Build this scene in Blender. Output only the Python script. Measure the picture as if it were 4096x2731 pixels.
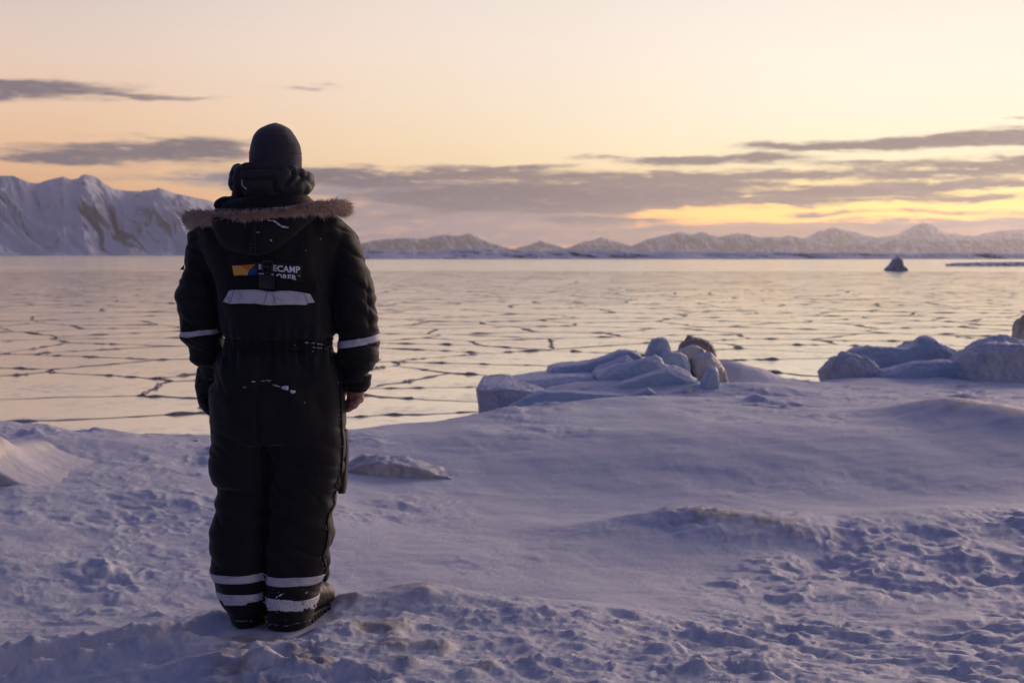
import bpy, bmesh, math, random
import numpy as np
from mathutils import Vector, Matrix
from mathutils.bvhtree import BVHTree

random.seed(7)
RNG = np.random.default_rng(11)
for _o in list(bpy.data.objects):
    bpy.data.objects.remove(_o)
SC = bpy.context.scene
COL = SC.collection

# ------------------------------------------------------------------ camera
CAM_Z = 3.0                      # metres above the sea
F_PX, CX, CY, HORIZON = 5689.0, 2048.0, 1365.5, 1019.0   # the photograph's own pixels
PITCH = math.atan((CY - HORIZON) / F_PX)
CAM = np.array([0.0, 0.0, CAM_Z])
FW = np.array([0, math.cos(PITCH), -math.sin(PITCH)])
UP = np.array([0, math.sin(PITCH), math.cos(PITCH)])
cam_data = bpy.data.cameras.new('camera')
cam_data.sensor_width = 36.0
cam_data.lens = F_PX / 4096 * 36.0
cam_data.clip_start = 0.1
cam_data.clip_end = 60000
cam_data.dof.use_dof = True
cam_data.dof.focus_distance = 5.1
cam_data.dof.aperture_fstop = 5.6
cam = bpy.data.objects.new('camera', cam_data)
COL.objects.link(cam)
cam.location = CAM
cam.rotation_euler = (math.pi / 2 - PITCH, 0, 0)
SC.camera = cam


def ray(u, v):
    return FW + np.array([(u - CX) / F_PX, 0, 0]) - (v - CY) / F_PX * UP


def P(u, v, Y):
    """the point at depth Y that the photograph shows at (u, v)"""
    d = ray(u, v)
    return CAM + d * (Y / d[1])


def lin(r, g, b):
    def f(c):
        c /= 255.0
        return c / 12.92 if c <= 0.04045 else ((c + 0.055) / 1.055) ** 2.4
    return (f(r), f(g), f(b), 1.0)


# ------------------------------------------------------------------ sky, sun, exposure
SC.view_settings.view_transform = 'Standard'
SC.view_settings.look = 'None'
SC.view_settings.exposure = 0.0
SC.view_settings.gamma = 1.0
SC.view_settings.use_curve_mapping = False
SC.cycles.use_denoising = True
SC.cycles.max_bounces = 6
SC.cycles.volume_bounces = 0
SC.cycles.sample_clamp_indirect = 6

SUN_AZ, SUN_EL = math.radians(35.0), math.radians(8)


class Nodes:
    """short-hand for wiring shader nodes"""
    def __init__(self, tree):
        self.t = tree
        tree.nodes.clear()

    def n(self, kind, **kw):
        nd = self.t.nodes.new(kind)
        for k, v in kw.items():
            setattr(nd, k, v)
        return nd

    def put(self, sock, val):
        if isinstance(val, bpy.types.NodeSocket):
            self.t.links.new(val, sock)
        elif val is not None:
            sock.default_value = val

    def m(self, op, a, b=None, c=None, clamp=False):
        nd = self.n('ShaderNodeMath', operation=op, use_clamp=clamp)
        for i, x in enumerate((a, b, c)):
            if x is not None:
                self.put(nd.inputs[i], x)
        return nd.outputs[0]

    def vm(self, op, a, b=None, out=0):
        nd = self.n('ShaderNodeVectorMath', operation=op)
        self.put(nd.inputs[0], a)
        if b is not None:
            self.put(nd.inputs[1], b)
        return nd.outputs[out]

    def xyz(self, x, y, z=0.0):
        nd = self.n('ShaderNodeCombineXYZ')
        for i, q in enumerate((x, y, z)):
            self.put(nd.inputs[i], q)
        return nd.outputs[0]

    def noise(self, vec, scale, detail=4, rough=0.55, dist=0.0, out=0):
        nd = self.n('ShaderNodeTexNoise')
        if vec is not None:
            self.put(nd.inputs['Vector'], vec)
        nd.inputs['Scale'].default_value = scale
        nd.inputs['Detail'].default_value = detail
        nd.inputs['Roughness'].default_value = rough
        nd.inputs['Distortion'].default_value = dist
        return nd.outputs[out]

    def step(self, x, lo, hi, a=0.0, b=1.0):
        nd = self.n('ShaderNodeMapRange', interpolation_type='SMOOTHSTEP')
        self.put(nd.inputs[0], x)
        for i, q in enumerate((lo, hi, a, b)):
            self.put(nd.inputs[1 + i], q)
        return nd.outputs[0]

    def ramp(self, x, stops):
        nd = self.n('ShaderNodeValToRGB')
        el = nd.color_ramp.elements
        el[0].position, el[0].color = stops[0]
        el[1].position, el[1].color = stops[-1]
        for p, c in stops[1:-1]:
            e = el.new(p)
            e.color = c
        self.put(nd.inputs[0], x)
        return nd.outputs[0]

    def mix(self, f, a, b, blend='MIX'):
        nd = self.n('ShaderNodeMix', data_type='RGBA', blend_type=blend)
        self.put(nd.inputs['Factor'], f)
        self.put(nd.inputs['A'], a)
        self.put(nd.inputs['B'], b)
        return nd.outputs['Result']


def scale_c(c, k):
    return (c[0] * k, c[1] * k, c[2] * k, 1.0)


def build_world():
    w = bpy.data.worlds.new('World')
    SC.world = w
    w.use_nodes = True
    N = Nodes(w.node_tree)
    D = N.n('ShaderNodeTexCoord').outputs['Generated']
    sp = N.n('ShaderNodeSeparateXYZ')
    N.put(sp.inputs[0], D)
    x, y, z = sp.outputs
    az = N.m('ARCTAN2', x, y)
    hyp = N.m('SQRT', N.m('ADD', N.m('MULTIPLY', x, x), N.m('MULTIPLY', y, y)))
    el = N.m('ARCTAN2', z, hyp)
    U = N.m('MULTIPLY_ADD', az, 5.689, 2.048)        # thousands of photograph pixels; a plain angular unit
    V = N.m('MULTIPLY_ADD', el, -5.689, 1.019)
    # clear-sky colours, by elevation, for three directions
    e01 = N.m('DIVIDE', N.m('MAXIMUM', el, 0.0), 1.5708, clamp=True)
    h = lambda px: (1.019 - px / 1000) / 5.689 / 1.5708      # elevation stop from a pixel row
    left = N.ramp(e01, [(0.0, lin(224, 168, 136)), (h(760), lin(246, 188, 140)), (h(620), lin(250, 203, 158)),
                        (h(450), lin(247, 208, 176)), (h(250), lin(238, 212, 194)), (h(0), lin(220, 204, 199)),
                        (0.25, lin(132, 128, 158)), (0.45, lin(76, 84, 134)), (1.0, lin(51, 65, 119))])
    mid = N.ramp(e01, [(0.0, scale_c(lin(255, 160, 92), 1.1)), (h(895), scale_c(lin(255, 158, 58), 1.8)), (h(760), scale_c(lin(255, 214, 160), 1.08)),
                       (h(600), scale_c(lin(255, 224, 184), 1.05)), (h(400), lin(255, 230, 204)),
                       (h(200), lin(252, 230, 213)), (h(0), lin(242, 226, 216)), (0.25, lin(156, 148, 172)), (0.45, lin(82, 90, 138)),
                       (1.0, lin(51, 65, 119))])
    right = N.ramp(e01, [(0.0, scale_c(lin(255, 164, 84), 1.3)), (h(890), scale_c(lin(255, 180, 60), 2.7)),
                         (h(810), scale_c(lin(255, 218, 116), 1.6)), (h(650), scale_c(lin(255, 238, 194), 1.2)),
                         (h(450), scale_c(lin(255, 243, 218), 1.12)), (h(200), scale_c(lin(255, 244, 228), 1.06)),
                         (h(0), lin(254, 243, 232)), (0.25, lin(186, 172, 186)), (0.45, lin(90, 94, 140)),
                         (1.0, lin(51, 65, 119))])
    back = N.ramp(e01, [(0.0, lin(56, 60, 96)), (0.06, lin(66, 66, 102)), (0.14, lin(68, 72, 112)),
                        (0.4, lin(52, 66, 116)), (1.0, lin(51, 65, 119))])
    base = N.mix(N.step(U, 0.0, 1.7), left, mid)
    base = N.mix(N.step(U, 1.2, 3.5), base, right)
    # away from the afterglow the sky turns to dusk blue
    ca, sa = math.sin(SUN_AZ), math.cos(SUN_AZ)
    cosd = N.m('DIVIDE', N.m('ADD', N.m('MULTIPLY', x, ca), N.m('MULTIPLY', y, sa)), N.m('MAXIMUM', hyp, 1e-4))
    base = N.mix(N.step(cosd, 0.55, -0.5), base, back)

    # ---- clouds: streaks in the direction sphere
    vec = N.xyz(U, V, 0)
    wob = N.noise(N.vm('MULTIPLY', vec, (2.2, 11.0, 0)), 1.0, 4, 0.6, 0, out=1)
    wob = N.vm('MULTIPLY', N.vm('SUBTRACT', wob, (0.5, 0.5, 0.5)), (0.55, 0.085, 0))
    wv = N.vm('ADD', vec, wob)
    wob2 = N.noise(N.vm('MULTIPLY', vec, (7.0, 30.0, 1)), 1.0, 3, 0.6, 0, out=1)
    wv = N.vm('ADD', wv, N.vm('MULTIPLY', N.vm('SUBTRACT', wob2, (0.5, 0.5, 0.5)), (0.10, 0.022, 0)))
    streak = N.noise(N.vm('MULTIPLY', vec, (2.1, 21.0, 0)), 1.0, 7, 0.64, 0.3)
    puff = N.noise(N.vm('MULTIPLY', vec, (8.0, 34.0, 0)), 1.0, 6, 0.62, 0.5)

    def blobs(lst):
        acc = None
        for (cu, cv, su, sv, wt) in lst:
            d = N.vm('SUBTRACT', wv, (cu * 1.7415 / 1000, cv * 1.7415 / 1000, 0))
            d = N.vm('MULTIPLY', d, (1000 / 1.7415 / su, 1000 / 1.7415 / sv, 0))
            q = N.vm('DOT_PRODUCT', d, d, out=1)
            g = N.m('EXPONENT', N.m('MULTIPLY', q, -1.0))
            acc = N.m('MULTIPLY', g, wt) if acc is None else N.m('MULTIPLY_ADD', g, wt, acc)
        return acc

    # positions in the 2352-pixel picture: centre, spread, weight
    bank = blobs([(880, 480, 250, 62, 1.0), (700, 420, 260, 24, .8), (1080, 500, 280, 42, .9), (1230, 475, 260, 40, .85),
                  (1650, 556, 900, 18, .75), (2150, 548, 500, 20, .8), (1550, 530, 300, 16, .8), (1900, 527, 300, 14, .8), (960, 548, 220, 26, .8), (600, 415, 300, 17, .7),
                  (150, 360, 200, 22, .4), (1500, 446, 280, 26, .7), (1900, 445, 360, 12, .5), (2280, 545, 260, 30, .7)])
    dark = blobs([(90, 226, 230, 20, 1.3), (30, 246, 170, 15, .8), (390, 240, 160, 7, .6),
                  (350, 358, 240, 27, 1.25), (470, 345, 140, 18, .7), (150, 374, 150, 11, .7), (700, 215, 120, 7, .5),
                  (1100, 396, 170, 14, 1.2), (800, 408, 180, 18, .9), (1190, 382, 110, 6, .7), (560, 414, 320, 16, .75),
                  (960, 430, 200, 20, .5), (1160, 462, 210, 21, 1.0), (1330, 448, 230, 25, 1.1), (1510, 432, 150, 30, 1.1),
                  (1640, 368, 210, 11, 1.35), (1430, 364, 130, 6, .7), (1720, 408, 340, 12, 1.3), (1560, 466, 240, 13, .9),
                  (1760, 446, 260, 11, 1.1), (2140, 340, 310, 15, 1.3), (2310, 326, 190, 18, 1.1), (1880, 344, 170, 7, .9),
                  (2220, 405, 250, 18, 1.3), (2330, 384, 200, 13, 1.1), (2080, 436, 210, 11, 1.1), (2270, 462, 190, 9, 1.1),
                  (2000, 455, 150, 6, .8), (1780, 470, 130, 10, 1.2), (1900, 494, 100, 6, 1.0), (2150, 492, 100, 5, .8),
                  (1380, 505, 170, 8, 1.1), (2330, 288, 60, 4, .6), (1800, 532, 140, 9, .6), (2130, 520, 180, 10, .7),
                  (1500, 524, 140, 8, .6), (2320, 500, 120, 9, .6), (1250, 430, 120, 9, .5),
                  (1000, 412, 160, 9, .6), (900, 452, 150, 12, .7), (1080, 482, 170, 10, .6), (1260, 412, 120, 7, .5), (1420, 480, 200, 9, .7),
                  (1620, 424, 180, 7, .8), (1900, 385, 220, 7, .6), (2250, 440, 160, 6, .9), (2050, 470, 160, 6, .7), (2320, 355, 120, 7, .7),
                  (880, 500, 180, 10, .5), (1960, 512, 260, 7, .7), (1320, 530, 220, 7, .6), (2250, 520, 160, 8, .8)])
    sn = N.m('MULTIPLY_ADD', N.m('SUBTRACT', streak, 0.5), 2.9, N.m('MULTIPLY_ADD', N.m('SUBTRACT', puff, 0.5), 1.8, 0.95))
    sn = N.m('MAXIMUM', sn, 0.0)
    bn = N.m('MAXIMUM', N.m('MULTIPLY_ADD', N.m('SUBTRACT', streak, 0.5), 1.5, N.m('MULTIPLY_ADD', N.m('SUBTRACT', puff, 0.5), 1.0, 1.0)), 0.0)
    bankm = N.step(N.m('MULTIPLY', bank, bn), 0.18, 0.85)
    darkm = N.step(N.m('MULTIPLY', dark, sn), 0.10, 1.02)
    bank_col = N.mix(N.step(U, 1.6, 3.6), lin(150, 143, 158), lin(186, 140, 112))
    bank_col = N.mix(N.step(puff, 0.45, 0.72), bank_col, lin(214, 178, 156))
    dark_col = N.mix(N.step(U, 0.4, 3.2), lin(114, 107, 119), lin(128, 112, 114))
    dark_col = N.mix(N.step(puff, 0.5, 0.78), dark_col, lin(176, 148, 136))
    sky = N.mix(N.m('MULTIPLY', bankm, 0.93), base, bank_col)
    sky = N.mix(N.m('MULTIPLY', darkm, 0.95), sky, dark_col)
    # high thin veil over everything, and streaks that carry on round the horizon
    veil = N.noise(N.vm('MULTIPLY', vec, (0.5, 3.2, 0)), 1.0, 5, 0.6, 0.6)
    sky = N.mix(N.m('MULTIPLY', N.step(veil, 0.4, 0.75), 0.10), sky, lin(250, 226, 214))
    # below the horizon: what snow and sea send back
    sky = N.mix(N.step(el, -0.003, -0.05), sky, lin(120, 118, 150))
    nish = N.n('ShaderNodeTexSky', sky_type='NISHITA', sun_disc=False)
    nish.sun_elevation = SUN_EL
    nish.sun_rotation = SUN_AZ
    nish.dust_density = 3.0
    b1 = N.n('ShaderNodeBackground')
    N.put(b1.inputs[0], nish.outputs[0])
    b1.inputs[1].default_value = SKY_NISHITA
    b2 = N.n('ShaderNodeBackground')
    N.put(b2.inputs[0], sky)
    b2.inputs[1].default_value = SKY_GLOW
    add = N.n('ShaderNodeAddShader')
    N.put(add.inputs[0], b1.outputs[0])
    N.put(add.inputs[1], b2.outputs[0])
    out = N.n('ShaderNodeOutputWorld')
    N.put(out.inputs[0], add.outputs[0])
    w.cycles.sampling_method = 'MANUAL'
    w.cycles.sample_map_resolution = 1024


SKY_NISHITA, SKY_GLOW = 0.0, 1.0
build_world()
sun_d = bpy.data.lights.new('sun', 'SUN')
sun_d.energy = 2.2
sun_d.angle = math.radians(26)
sun_d.color = (1.0, 0.72, 0.56)
sun = bpy.data.objects.new('sun', sun_d)
COL.objects.link(sun)
_sd = Vector((math.sin(SUN_AZ) * math.cos(SUN_EL), math.cos(SUN_AZ) * math.cos(SUN_EL), math.sin(SUN_EL)))
sun.rotation_euler = _sd.to_track_quat('Z', 'Y').to_euler()
sun.location = (60, 180, 40)


# ------------------------------------------------------------------ noise on arrays
_perm = np.concatenate([RNG.permutation(256)] * 3)
_g3 = RNG.normal(size=(256, 3))
_g3 /= np.linalg.norm(_g3, axis=1)[:, None]
_ga = RNG.uniform(0, 2 * np.pi, 256)
_g2 = np.stack([np.cos(_ga), np.sin(_ga)], 1)


def perlin2(x, y, seed=0):
    x = x + seed * 37.17
    y = y + seed * 17.31
    xi, yi = np.floor(x).astype(np.int64), np.floor(y).astype(np.int64)
    xf, yf = x - xi, y - yi
    u, v = xf * xf * xf * (xf * (xf * 6 - 15) + 10), yf * yf * yf * (yf * (yf * 6 - 15) + 10)

    def g(i, j):
        k = _perm[(_perm[(xi + i) & 255] + yi + j) & 255]
        return _g2[k, 0] * (xf - i) + _g2[k, 1] * (yf - j)
    a = g(0, 0) * (1 - u) + g(1, 0) * u
    b = g(0, 1) * (1 - u) + g(1, 1) * u
    return (a * (1 - v) + b * v) * 1.5


def perlin3(x, y, z, seed=0):
    x = x + seed * 31.7
    y = y + seed * 11.3
    z = z + seed * 5.9
    i0 = [np.floor(q).astype(np.int64) for q in (x, y, z)]
    f = [q - i for q, i in zip((x, y, z), i0)]
    w = [q * q * q * (q * (q * 6 - 15) + 10) for q in f]
    tot = 0
    for a in (0, 1):
        for b in (0, 1):
            for c in (0, 1):
                k = _perm[(_perm[(_perm[(i0[0] + a) & 255] + i0[1] + b) & 255] + i0[2] + c) & 255]
                d = _g3[k, 0] * (f[0] - a) + _g3[k, 1] * (f[1] - b) + _g3[k, 2] * (f[2] - c)
                tot = tot + d * (w[0] if a else 1 - w[0]) * (w[1] if b else 1 - w[1]) * (w[2] if c else 1 - w[2])
    return tot * 1.5


def fbm2(x, y, octv=4, seed=0, gain=0.5, lac=2.03):
    t, a, s = 0, 1.0, 0.0
    for i in range(octv):
        t = t + a * perlin2(x, y, seed + i)
        s += a
        a *= gain
        x, y = x * lac, y * lac
    return t / s


def fbm3(p, octv=3, seed=0, gain=0.5):
    t, a, s, q = 0, 1.0, 0.0, np.asarray(p, float)
    for i in range(octv):
        t = t + a * perlin3(q[:, 0], q[:, 1], q[:, 2], seed + i)
        s += a
        a *= gain
        q = q * 2.03
    return t / s


def sstep(x, lo, hi):
    t = np.clip((x - lo) / (hi - lo), 0, 1)
    return t * t * (3 - 2 * t)


# ------------------------------------------------------------------ objects
def tag(o, label=None, cat=None, group=None, kind=None):
    if label: o['label'] = label
    if cat: o['category'] = cat
    if group: o['group'] = group
    if kind: o['kind'] = kind
    return o


def mesh_obj(name, verts, faces, mat, parent=None, smooth=True):
    """one mesh object; verts in world coordinates, kept relative to the parent's base"""
    me = bpy.data.meshes.new(name)
    v = np.asarray(verts, float)
    off = Vector((0, 0, 0))
    q = parent
    while q is not None:
        off = off + q.location
        q = q.parent
    me.from_pydata((v - np.array(off)).tolist(), [], faces if isinstance(faces, list) else faces.tolist())
    if smooth:
        me.polygons.foreach_set('use_smooth', [True] * len(me.polygons))
    me.update()
    o = bpy.data.objects.new(name, me)
    for m in (mat if isinstance(mat, (list, tuple)) else [mat]):
        if m is not None:
            me.materials.append(m)
    o.parent = parent
    COL.objects.link(o)
    return o


def place(o, loc):
    """give a mesh built in world coordinates its own base point"""
    loc = Vector(loc)
    o.data.transform(Matrix.Translation(-loc))
    o.location = loc
    return o


def grid_faces(nr, nc, wrap=False):
    r = np.arange(nr - 1)[:, None]
    c = np.arange(nc if wrap else nc - 1)[None, :]
    c2 = (c + 1) % nc
    a = r * nc + c
    return np.stack([a, r * nc + c2, (r + 1) * nc + c2, (r + 1) * nc + c], -1).reshape(-1, 4)


class Geo:
    """collects closed shapes as plain arrays"""
    def __init__(self):
        self.v, self.f, self.n = [], [], 0

    def add(self, v, f):
        v = np.asarray(v, float)
        self.v.append(v)
        self.f += [[int(i) + self.n for i in q] for q in f]
        self.n += len(v)
        return self

    def verts(self):
        return np.concatenate(self.v)

    def rings(self, rings):
        rings = [np.asarray(r, float) for r in rings]
        k, nr = len(rings[0]), len(rings)
        v = np.concatenate(rings + [rings[0].mean(0)[None], rings[-1].mean(0)[None]])
        f = grid_faces(nr, k, True).tolist()
        a, b = nr * k, nr * k + 1
        f += [[a, (i + 1) % k, i] for i in range(k)]
        f += [[b, (nr - 1) * k + i, (nr - 1) * k + (i + 1) % k] for i in range(k)]
        return self.add(v, f)

    def capsule(self, p0, p1, r0, r1, k=14, flat=1.0, fdir=None):
        p0, p1 = np.asarray(p0, float), np.asarray(p1, float)
        d = p1 - p0
        L = np.linalg.norm(d)
        d = d / max(L, 1e-9)
        a = np.cross(d, [0, 1, 0] if fdir is None else fdir)
        if np.linalg.norm(a) < 1e-3:
            a = np.cross(d, [1, 0, 0])
        a /= np.linalg.norm(a)
        b = np.cross(d, a)
        th = np.linspace(0, 2 * np.pi, k, endpoint=False)
        circ = np.cos(th)[:, None] * a + flat * np.sin(th)[:, None] * b
        R = []
        for s in np.linspace(-math.pi / 2 + .15, 0, 4):
            R.append(p0 + d * r0 * math.sin(s) + circ * r0 * math.cos(s))
        for s in np.linspace(0, math.pi / 2 - .15, 4):
            R.append(p1 + d * r1 * math.sin(s) + circ * r1 * math.cos(s))
        return self.rings(R)

    def chain(self, pts, rad, **kw):
        for i in range(len(pts) - 1):
            self.capsule(pts[i], pts[i + 1], rad[i], rad[i + 1], **kw)
        return self

    def ell(self, c, r, rot=None, k=18, m=10):
        R = []
        M = np.eye(3) if rot is None else np.array(rot)
        for s in np.linspace(-math.pi / 2 + .08, math.pi / 2 - .08, m):
            th = np.linspace(0, 2 * np.pi, k, endpoint=False)
            q = np.stack([np.cos(th) * math.cos(s), np.sin(th) * math.cos(s), np.full(k, math.sin(s))], 1) * np.array(r)
            R.append(q @ M.T + np.array(c))
        return self.rings(R)

    def box(self, c, half, ax=None):
        ax = np.eye(3) if ax is None else np.array(ax)
        s = np.array([[i, j, k] for i in (-1, 1) for j in (-1, 1) for k in (-1, 1)], float) * np.array(half)
        return self.add(s @ ax + np.array(c), [[0, 1, 3, 2], [4, 6, 7, 5], [0, 4, 5, 1], [2, 3, 7, 6], [0, 2, 6, 4], [1, 5, 7, 3]])

    def prism(self, front, back):
        n = len(front)
        v = np.concatenate([front, back])
        f = [list(range(n)), list(range(2 * n - 1, n - 1, -1))]
        f += [[i, n + i, n + (i + 1) % n, (i + 1) % n] for i in range(n)]
        return self.add(v, f)


def apply_mods(verts, faces, mods):
    me = bpy.data.meshes.new('tmp')
    me.from_pydata(np.asarray(verts).tolist(), [], faces)
    bm = bmesh.new()
    bm.from_mesh(me)
    bmesh.ops.recalc_face_normals(bm, faces=bm.faces)
    bm.to_mesh(me)
    bm.free()
    o = bpy.data.objects.new('tmp', me)
    COL.objects.link(o)
    for kind, kw in mods:
        md = o.modifiers.new('m', kind)
        for k, v in kw.items():
            setattr(md, k, v)
    dg = bpy.context.evaluated_depsgraph_get()
    ev = o.evaluated_get(dg)
    m2 = ev.to_mesh()
    v, f, nrm = mesh_arrays(m2)
    ev.to_mesh_clear()
    bpy.data.objects.remove(o)
    bpy.data.meshes.remove(me)
    return v, f, nrm


def mesh_arrays(m):
    v = np.empty(len(m.vertices) * 3)
    m.vertices.foreach_get('co', v)
    nrm = np.empty(len(m.vertices) * 3)
    m.vertices.foreach_get('normal', nrm)
    return v.reshape(-1, 3), [list(p.vertices) for p in m.polygons], nrm.reshape(-1, 3)


def fuse(geo, voxel, smooth=4):
    """one continuous skin round overlapping closed shapes"""
    return apply_mods(geo.verts(), geo.f, [('REMESH', dict(mode='VOXEL', voxel_size=voxel, use_smooth_shade=True)),
                                           ('SMOOTH', dict(factor=0.5, iterations=smooth))])


def normals_of(v, f):
    me = bpy.data.meshes.new('tmp')
    me.from_pydata(v.tolist(), [], f)
    _, _, n = mesh_arrays(me)
    bpy.data.meshes.remove(me)
    return n


def empty(name, loc):
    o = bpy.data.objects.new(name, None)
    o.location = loc
    o.empty_display_size = 0.3
    COL.objects.link(o)
    return o


# ------------------------------------------------------------------ materials
def material(name, fn):
    m = bpy.data.materials.new(name)
    m.use_nodes = True
    N = Nodes(m.node_tree)
    bs = N.n('ShaderNodeBsdfPrincipled')
    out = N.n('ShaderNodeOutputMaterial')
    N.put(out.inputs[0], bs.outputs[0])
    fn(N, bs, N.n('ShaderNodeTexCoord').outputs['Object'])
    return m


def bump(N, bs, height, strength, distance):
    b = N.n('ShaderNodeBump')
    b.inputs['Strength'].default_value = strength
    b.inputs['Distance'].default_value = distance
    N.put(b.inputs['Height'], height)
    N.put(bs.inputs['Normal'], b.outputs[0])


def plain(name, col, rough=0.7, spec=0.3, vary=0.15, scale=30, bmp=0.0, dist=0.002, metal=0.0, sheen=0.0):
    def fn(N, bs, co):
        nz = N.noise(co, scale, 4)
        N.put(bs.inputs['Base Color'], N.mix(nz, scale_c(col, 1 - vary), scale_c(col, 1 + vary)))
        bs.inputs['Roughness'].default_value = rough
        bs.inputs['Specular IOR Level'].default_value = spec
        bs.inputs['Metallic'].default_value = metal
        if sheen:
            bs.inputs['Sheen Weight'].default_value = sheen
            bs.inputs['Sheen Roughness'].default_value = 0.5
        if bmp:
            bump(N, bs, N.noise(co, scale * 2.3, 5), bmp, dist)
    return material(name, fn)

# ================================================================== the snow-covered shore
def mat_snow():
    def fn(N, bs, co):
        at = N.n('ShaderNodeAttribute', attribute_name='dirt')
        d = at.outputs['Fac']
        n1 = N.noise(co, 2.3, 5, 0.6)
        n2 = N.noise(co, 55, 4, 0.6)
        dd = N.step(N.m('ADD', d, N.m('MULTIPLY', N.m('SUBTRACT', n2, 0.5), N.m('MULTIPLY', d, 1.2))), 0.2, 0.95)
        snow = N.mix(n1, (0.80, 0.815, 0.86, 1), (0.86, 0.865, 0.885, 1))
        ice = N.mix(n2, (0.33, 0.295, 0.275, 1), (0.55, 0.50, 0.46, 1))
        N.put(bs.inputs['Base Color'], N.mix(dd, snow, ice))
        N.put(bs.inputs['Roughness'], N.m('MULTIPLY_ADD', dd, -0.22, 0.62))
        bs.inputs['Specular IOR Level'].default_value = 0.25
        h = N.m('MULTIPLY_ADD', N.noise(co, 70, 6, 0.7), 0.9, N.m('MULTIPLY_ADD', N.noise(co, 30, 3, 0.6), 0.8, N.noise(co, 320, 3, 0.6)))
        bump(N, bs, h, 0.9, 0.0065)
    return material('wind_packed_snow', fn)


def mat_ice(name, dirt, tint=(0.60, 0.67, 0.74, 1), bstr=.5, cap=1.0):
    def fn(N, bs, co):
        n1 = N.noise(co, 2.6, 5, 0.65, 0.4)
        n2 = N.noise(co, 14, 5, 0.6)
        st = N.m('MULTIPLY', N.step(n1, 0.58 - 0.3 * dirt, 0.85 - 0.3 * dirt), min(1.0, dirt * 1.3))
        geo = N.n('ShaderNodeNewGeometry')
        sp = N.n('ShaderNodeSeparateXYZ')
        N.put(sp.inputs[0], geo.outputs['Normal'])
        snowy = N.step(N.m('MULTIPLY_ADD', N.m('SUBTRACT', n2, 0.5), 0.6, sp.outputs[2]), 0.52, 0.82)
        body = N.mix(st, N.mix(n2, tint, scale_c(tint, 1.15)), N.mix(n2, (0.22, 0.17, 0.13, 1), (0.42, 0.35, 0.28, 1)))
        N.put(bs.inputs['Base Color'], N.mix(N.m('MULTIPLY', snowy, (1 - 0.55 * dirt) * cap), body, (0.83, 0.84, 0.87, 1)))
        bs.inputs['Roughness'].default_value = 0.5
        bs.inputs['Specular IOR Level'].default_value = 0.35
        bump(N, bs, N.m('MULTIPLY_ADD', N.noise(co, 45, 5, 0.6), 0.4, N.noise(co, 9, 5, 0.6)), bstr, 0.03)
    return material(name, fn)


M_SNOW = mat_snow()
M_ICE = mat_ice('snowy_ice', 0.15, (0.50, 0.60, 0.68, 1))
M_ICE_TAN = mat_ice('silty_ice', 0.75, (0.58, 0.56, 0.53, 1))
M_ICE_BROWN = mat_ice('brown_silty_ice', .62, (0.56, 0.50, 0.46, 1), .6, .75)
M_ICE_GREY = mat_ice('grey_snowy_ice', .45, (0.55, 0.58, 0.62, 1), .6, 1.0)
M_ICE_SMOOTH = mat_ice('smooth_silty_ice', 0.45, (0.58, 0.53, 0.50, 1), .12, .6)
M_ICE_DARK = mat_ice('dark_silty_ice', 1.0, (0.40, 0.36, 0.33, 1))

_U = np.array([-1400, 0, 500, 1100, 1600, 2200, 2800, 3400, 4096, 5500], float)
_Y = np.array([1.5, 3.0, 4.2, 4.9, 5.25, 5.6, 6.1, 6.9, 8.2, 9.4, 11.5, 13.5, 16, 19, 22, 26, 34])
_Z = np.array([
    # -1400    0     500   1100  1600  2200  2800  3400  4096  5500
    [1.45, 1.45, 1.48, 1.56, 1.58, 1.58, 1.56, 1.54, 1.53, 1.52],
    [1.47, 1.50, 1.54, 1.60, 1.62, 1.62, 1.60, 1.56, 1.55, 1.53],
    [1.50, 1.56, 1.60, 1.635, 1.65, 1.645, 1.625, 1.58, 1.56, 1.55],
    [1.53, 1.595, 1.63, 1.642, 1.65, 1.645, 1.605, 1.555, 1.535, 1.53],
    [1.50, 1.53, 1.60, 1.642, 1.65, 1.64, 1.59, 1.545, 1.53, 1.53],
    [1.47, 1.475, 1.52, 1.63, 1.645, 1.615, 1.555, 1.51, 1.50, 1.51],
    [1.48, 1.465, 1.475, 1.50, 1.505, 1.50, 1.495, 1.47, 1.485, 1.50],
    [1.50, 1.50, 1.48, 1.47, 1.465, 1.455, 1.445, 1.455, 1.47, 1.48],
    [1.54, 1.515, 1.50, 1.48, 1.41, 1.385, 1.44, 1.43, 1.44, 1.45],
    [1.58, 1.54, 1.52, 1.48, 1.38, 1.325, 1.335, 1.345, 1.375, 1.40],
    [1.58, 1.51, 1.50, 1.51, 1.52, 1.56, 1.60, 1.60, 1.59, 1.55],
    [1.20, 1.22, 1.25, 1.27, 1.38, 1.53, 1.56, 1.55, 1.545, 1.53],
    [0.40, 0.45, 0.45, 0.50, 0.70, 1.29, 1.42, 1.42, 1.42, 1.42],
    [-.40, -.40, -.40, -.40, -.20, 0.45, 1.12, 1.26, 1.27, 1.27],
    [-.70, -.70, -.70, -.70, -.70, -.30, 0.35, 0.95, 1.16, 1.16],
    [-.80, -.80, -.80, -.80, -.80, -.70, -.40, 0.20, 0.70, 0.75],
    [-.80, -.80, -.80, -.80, -.80, -.80, -.80, -.60, -.40, -.40]])


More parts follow.
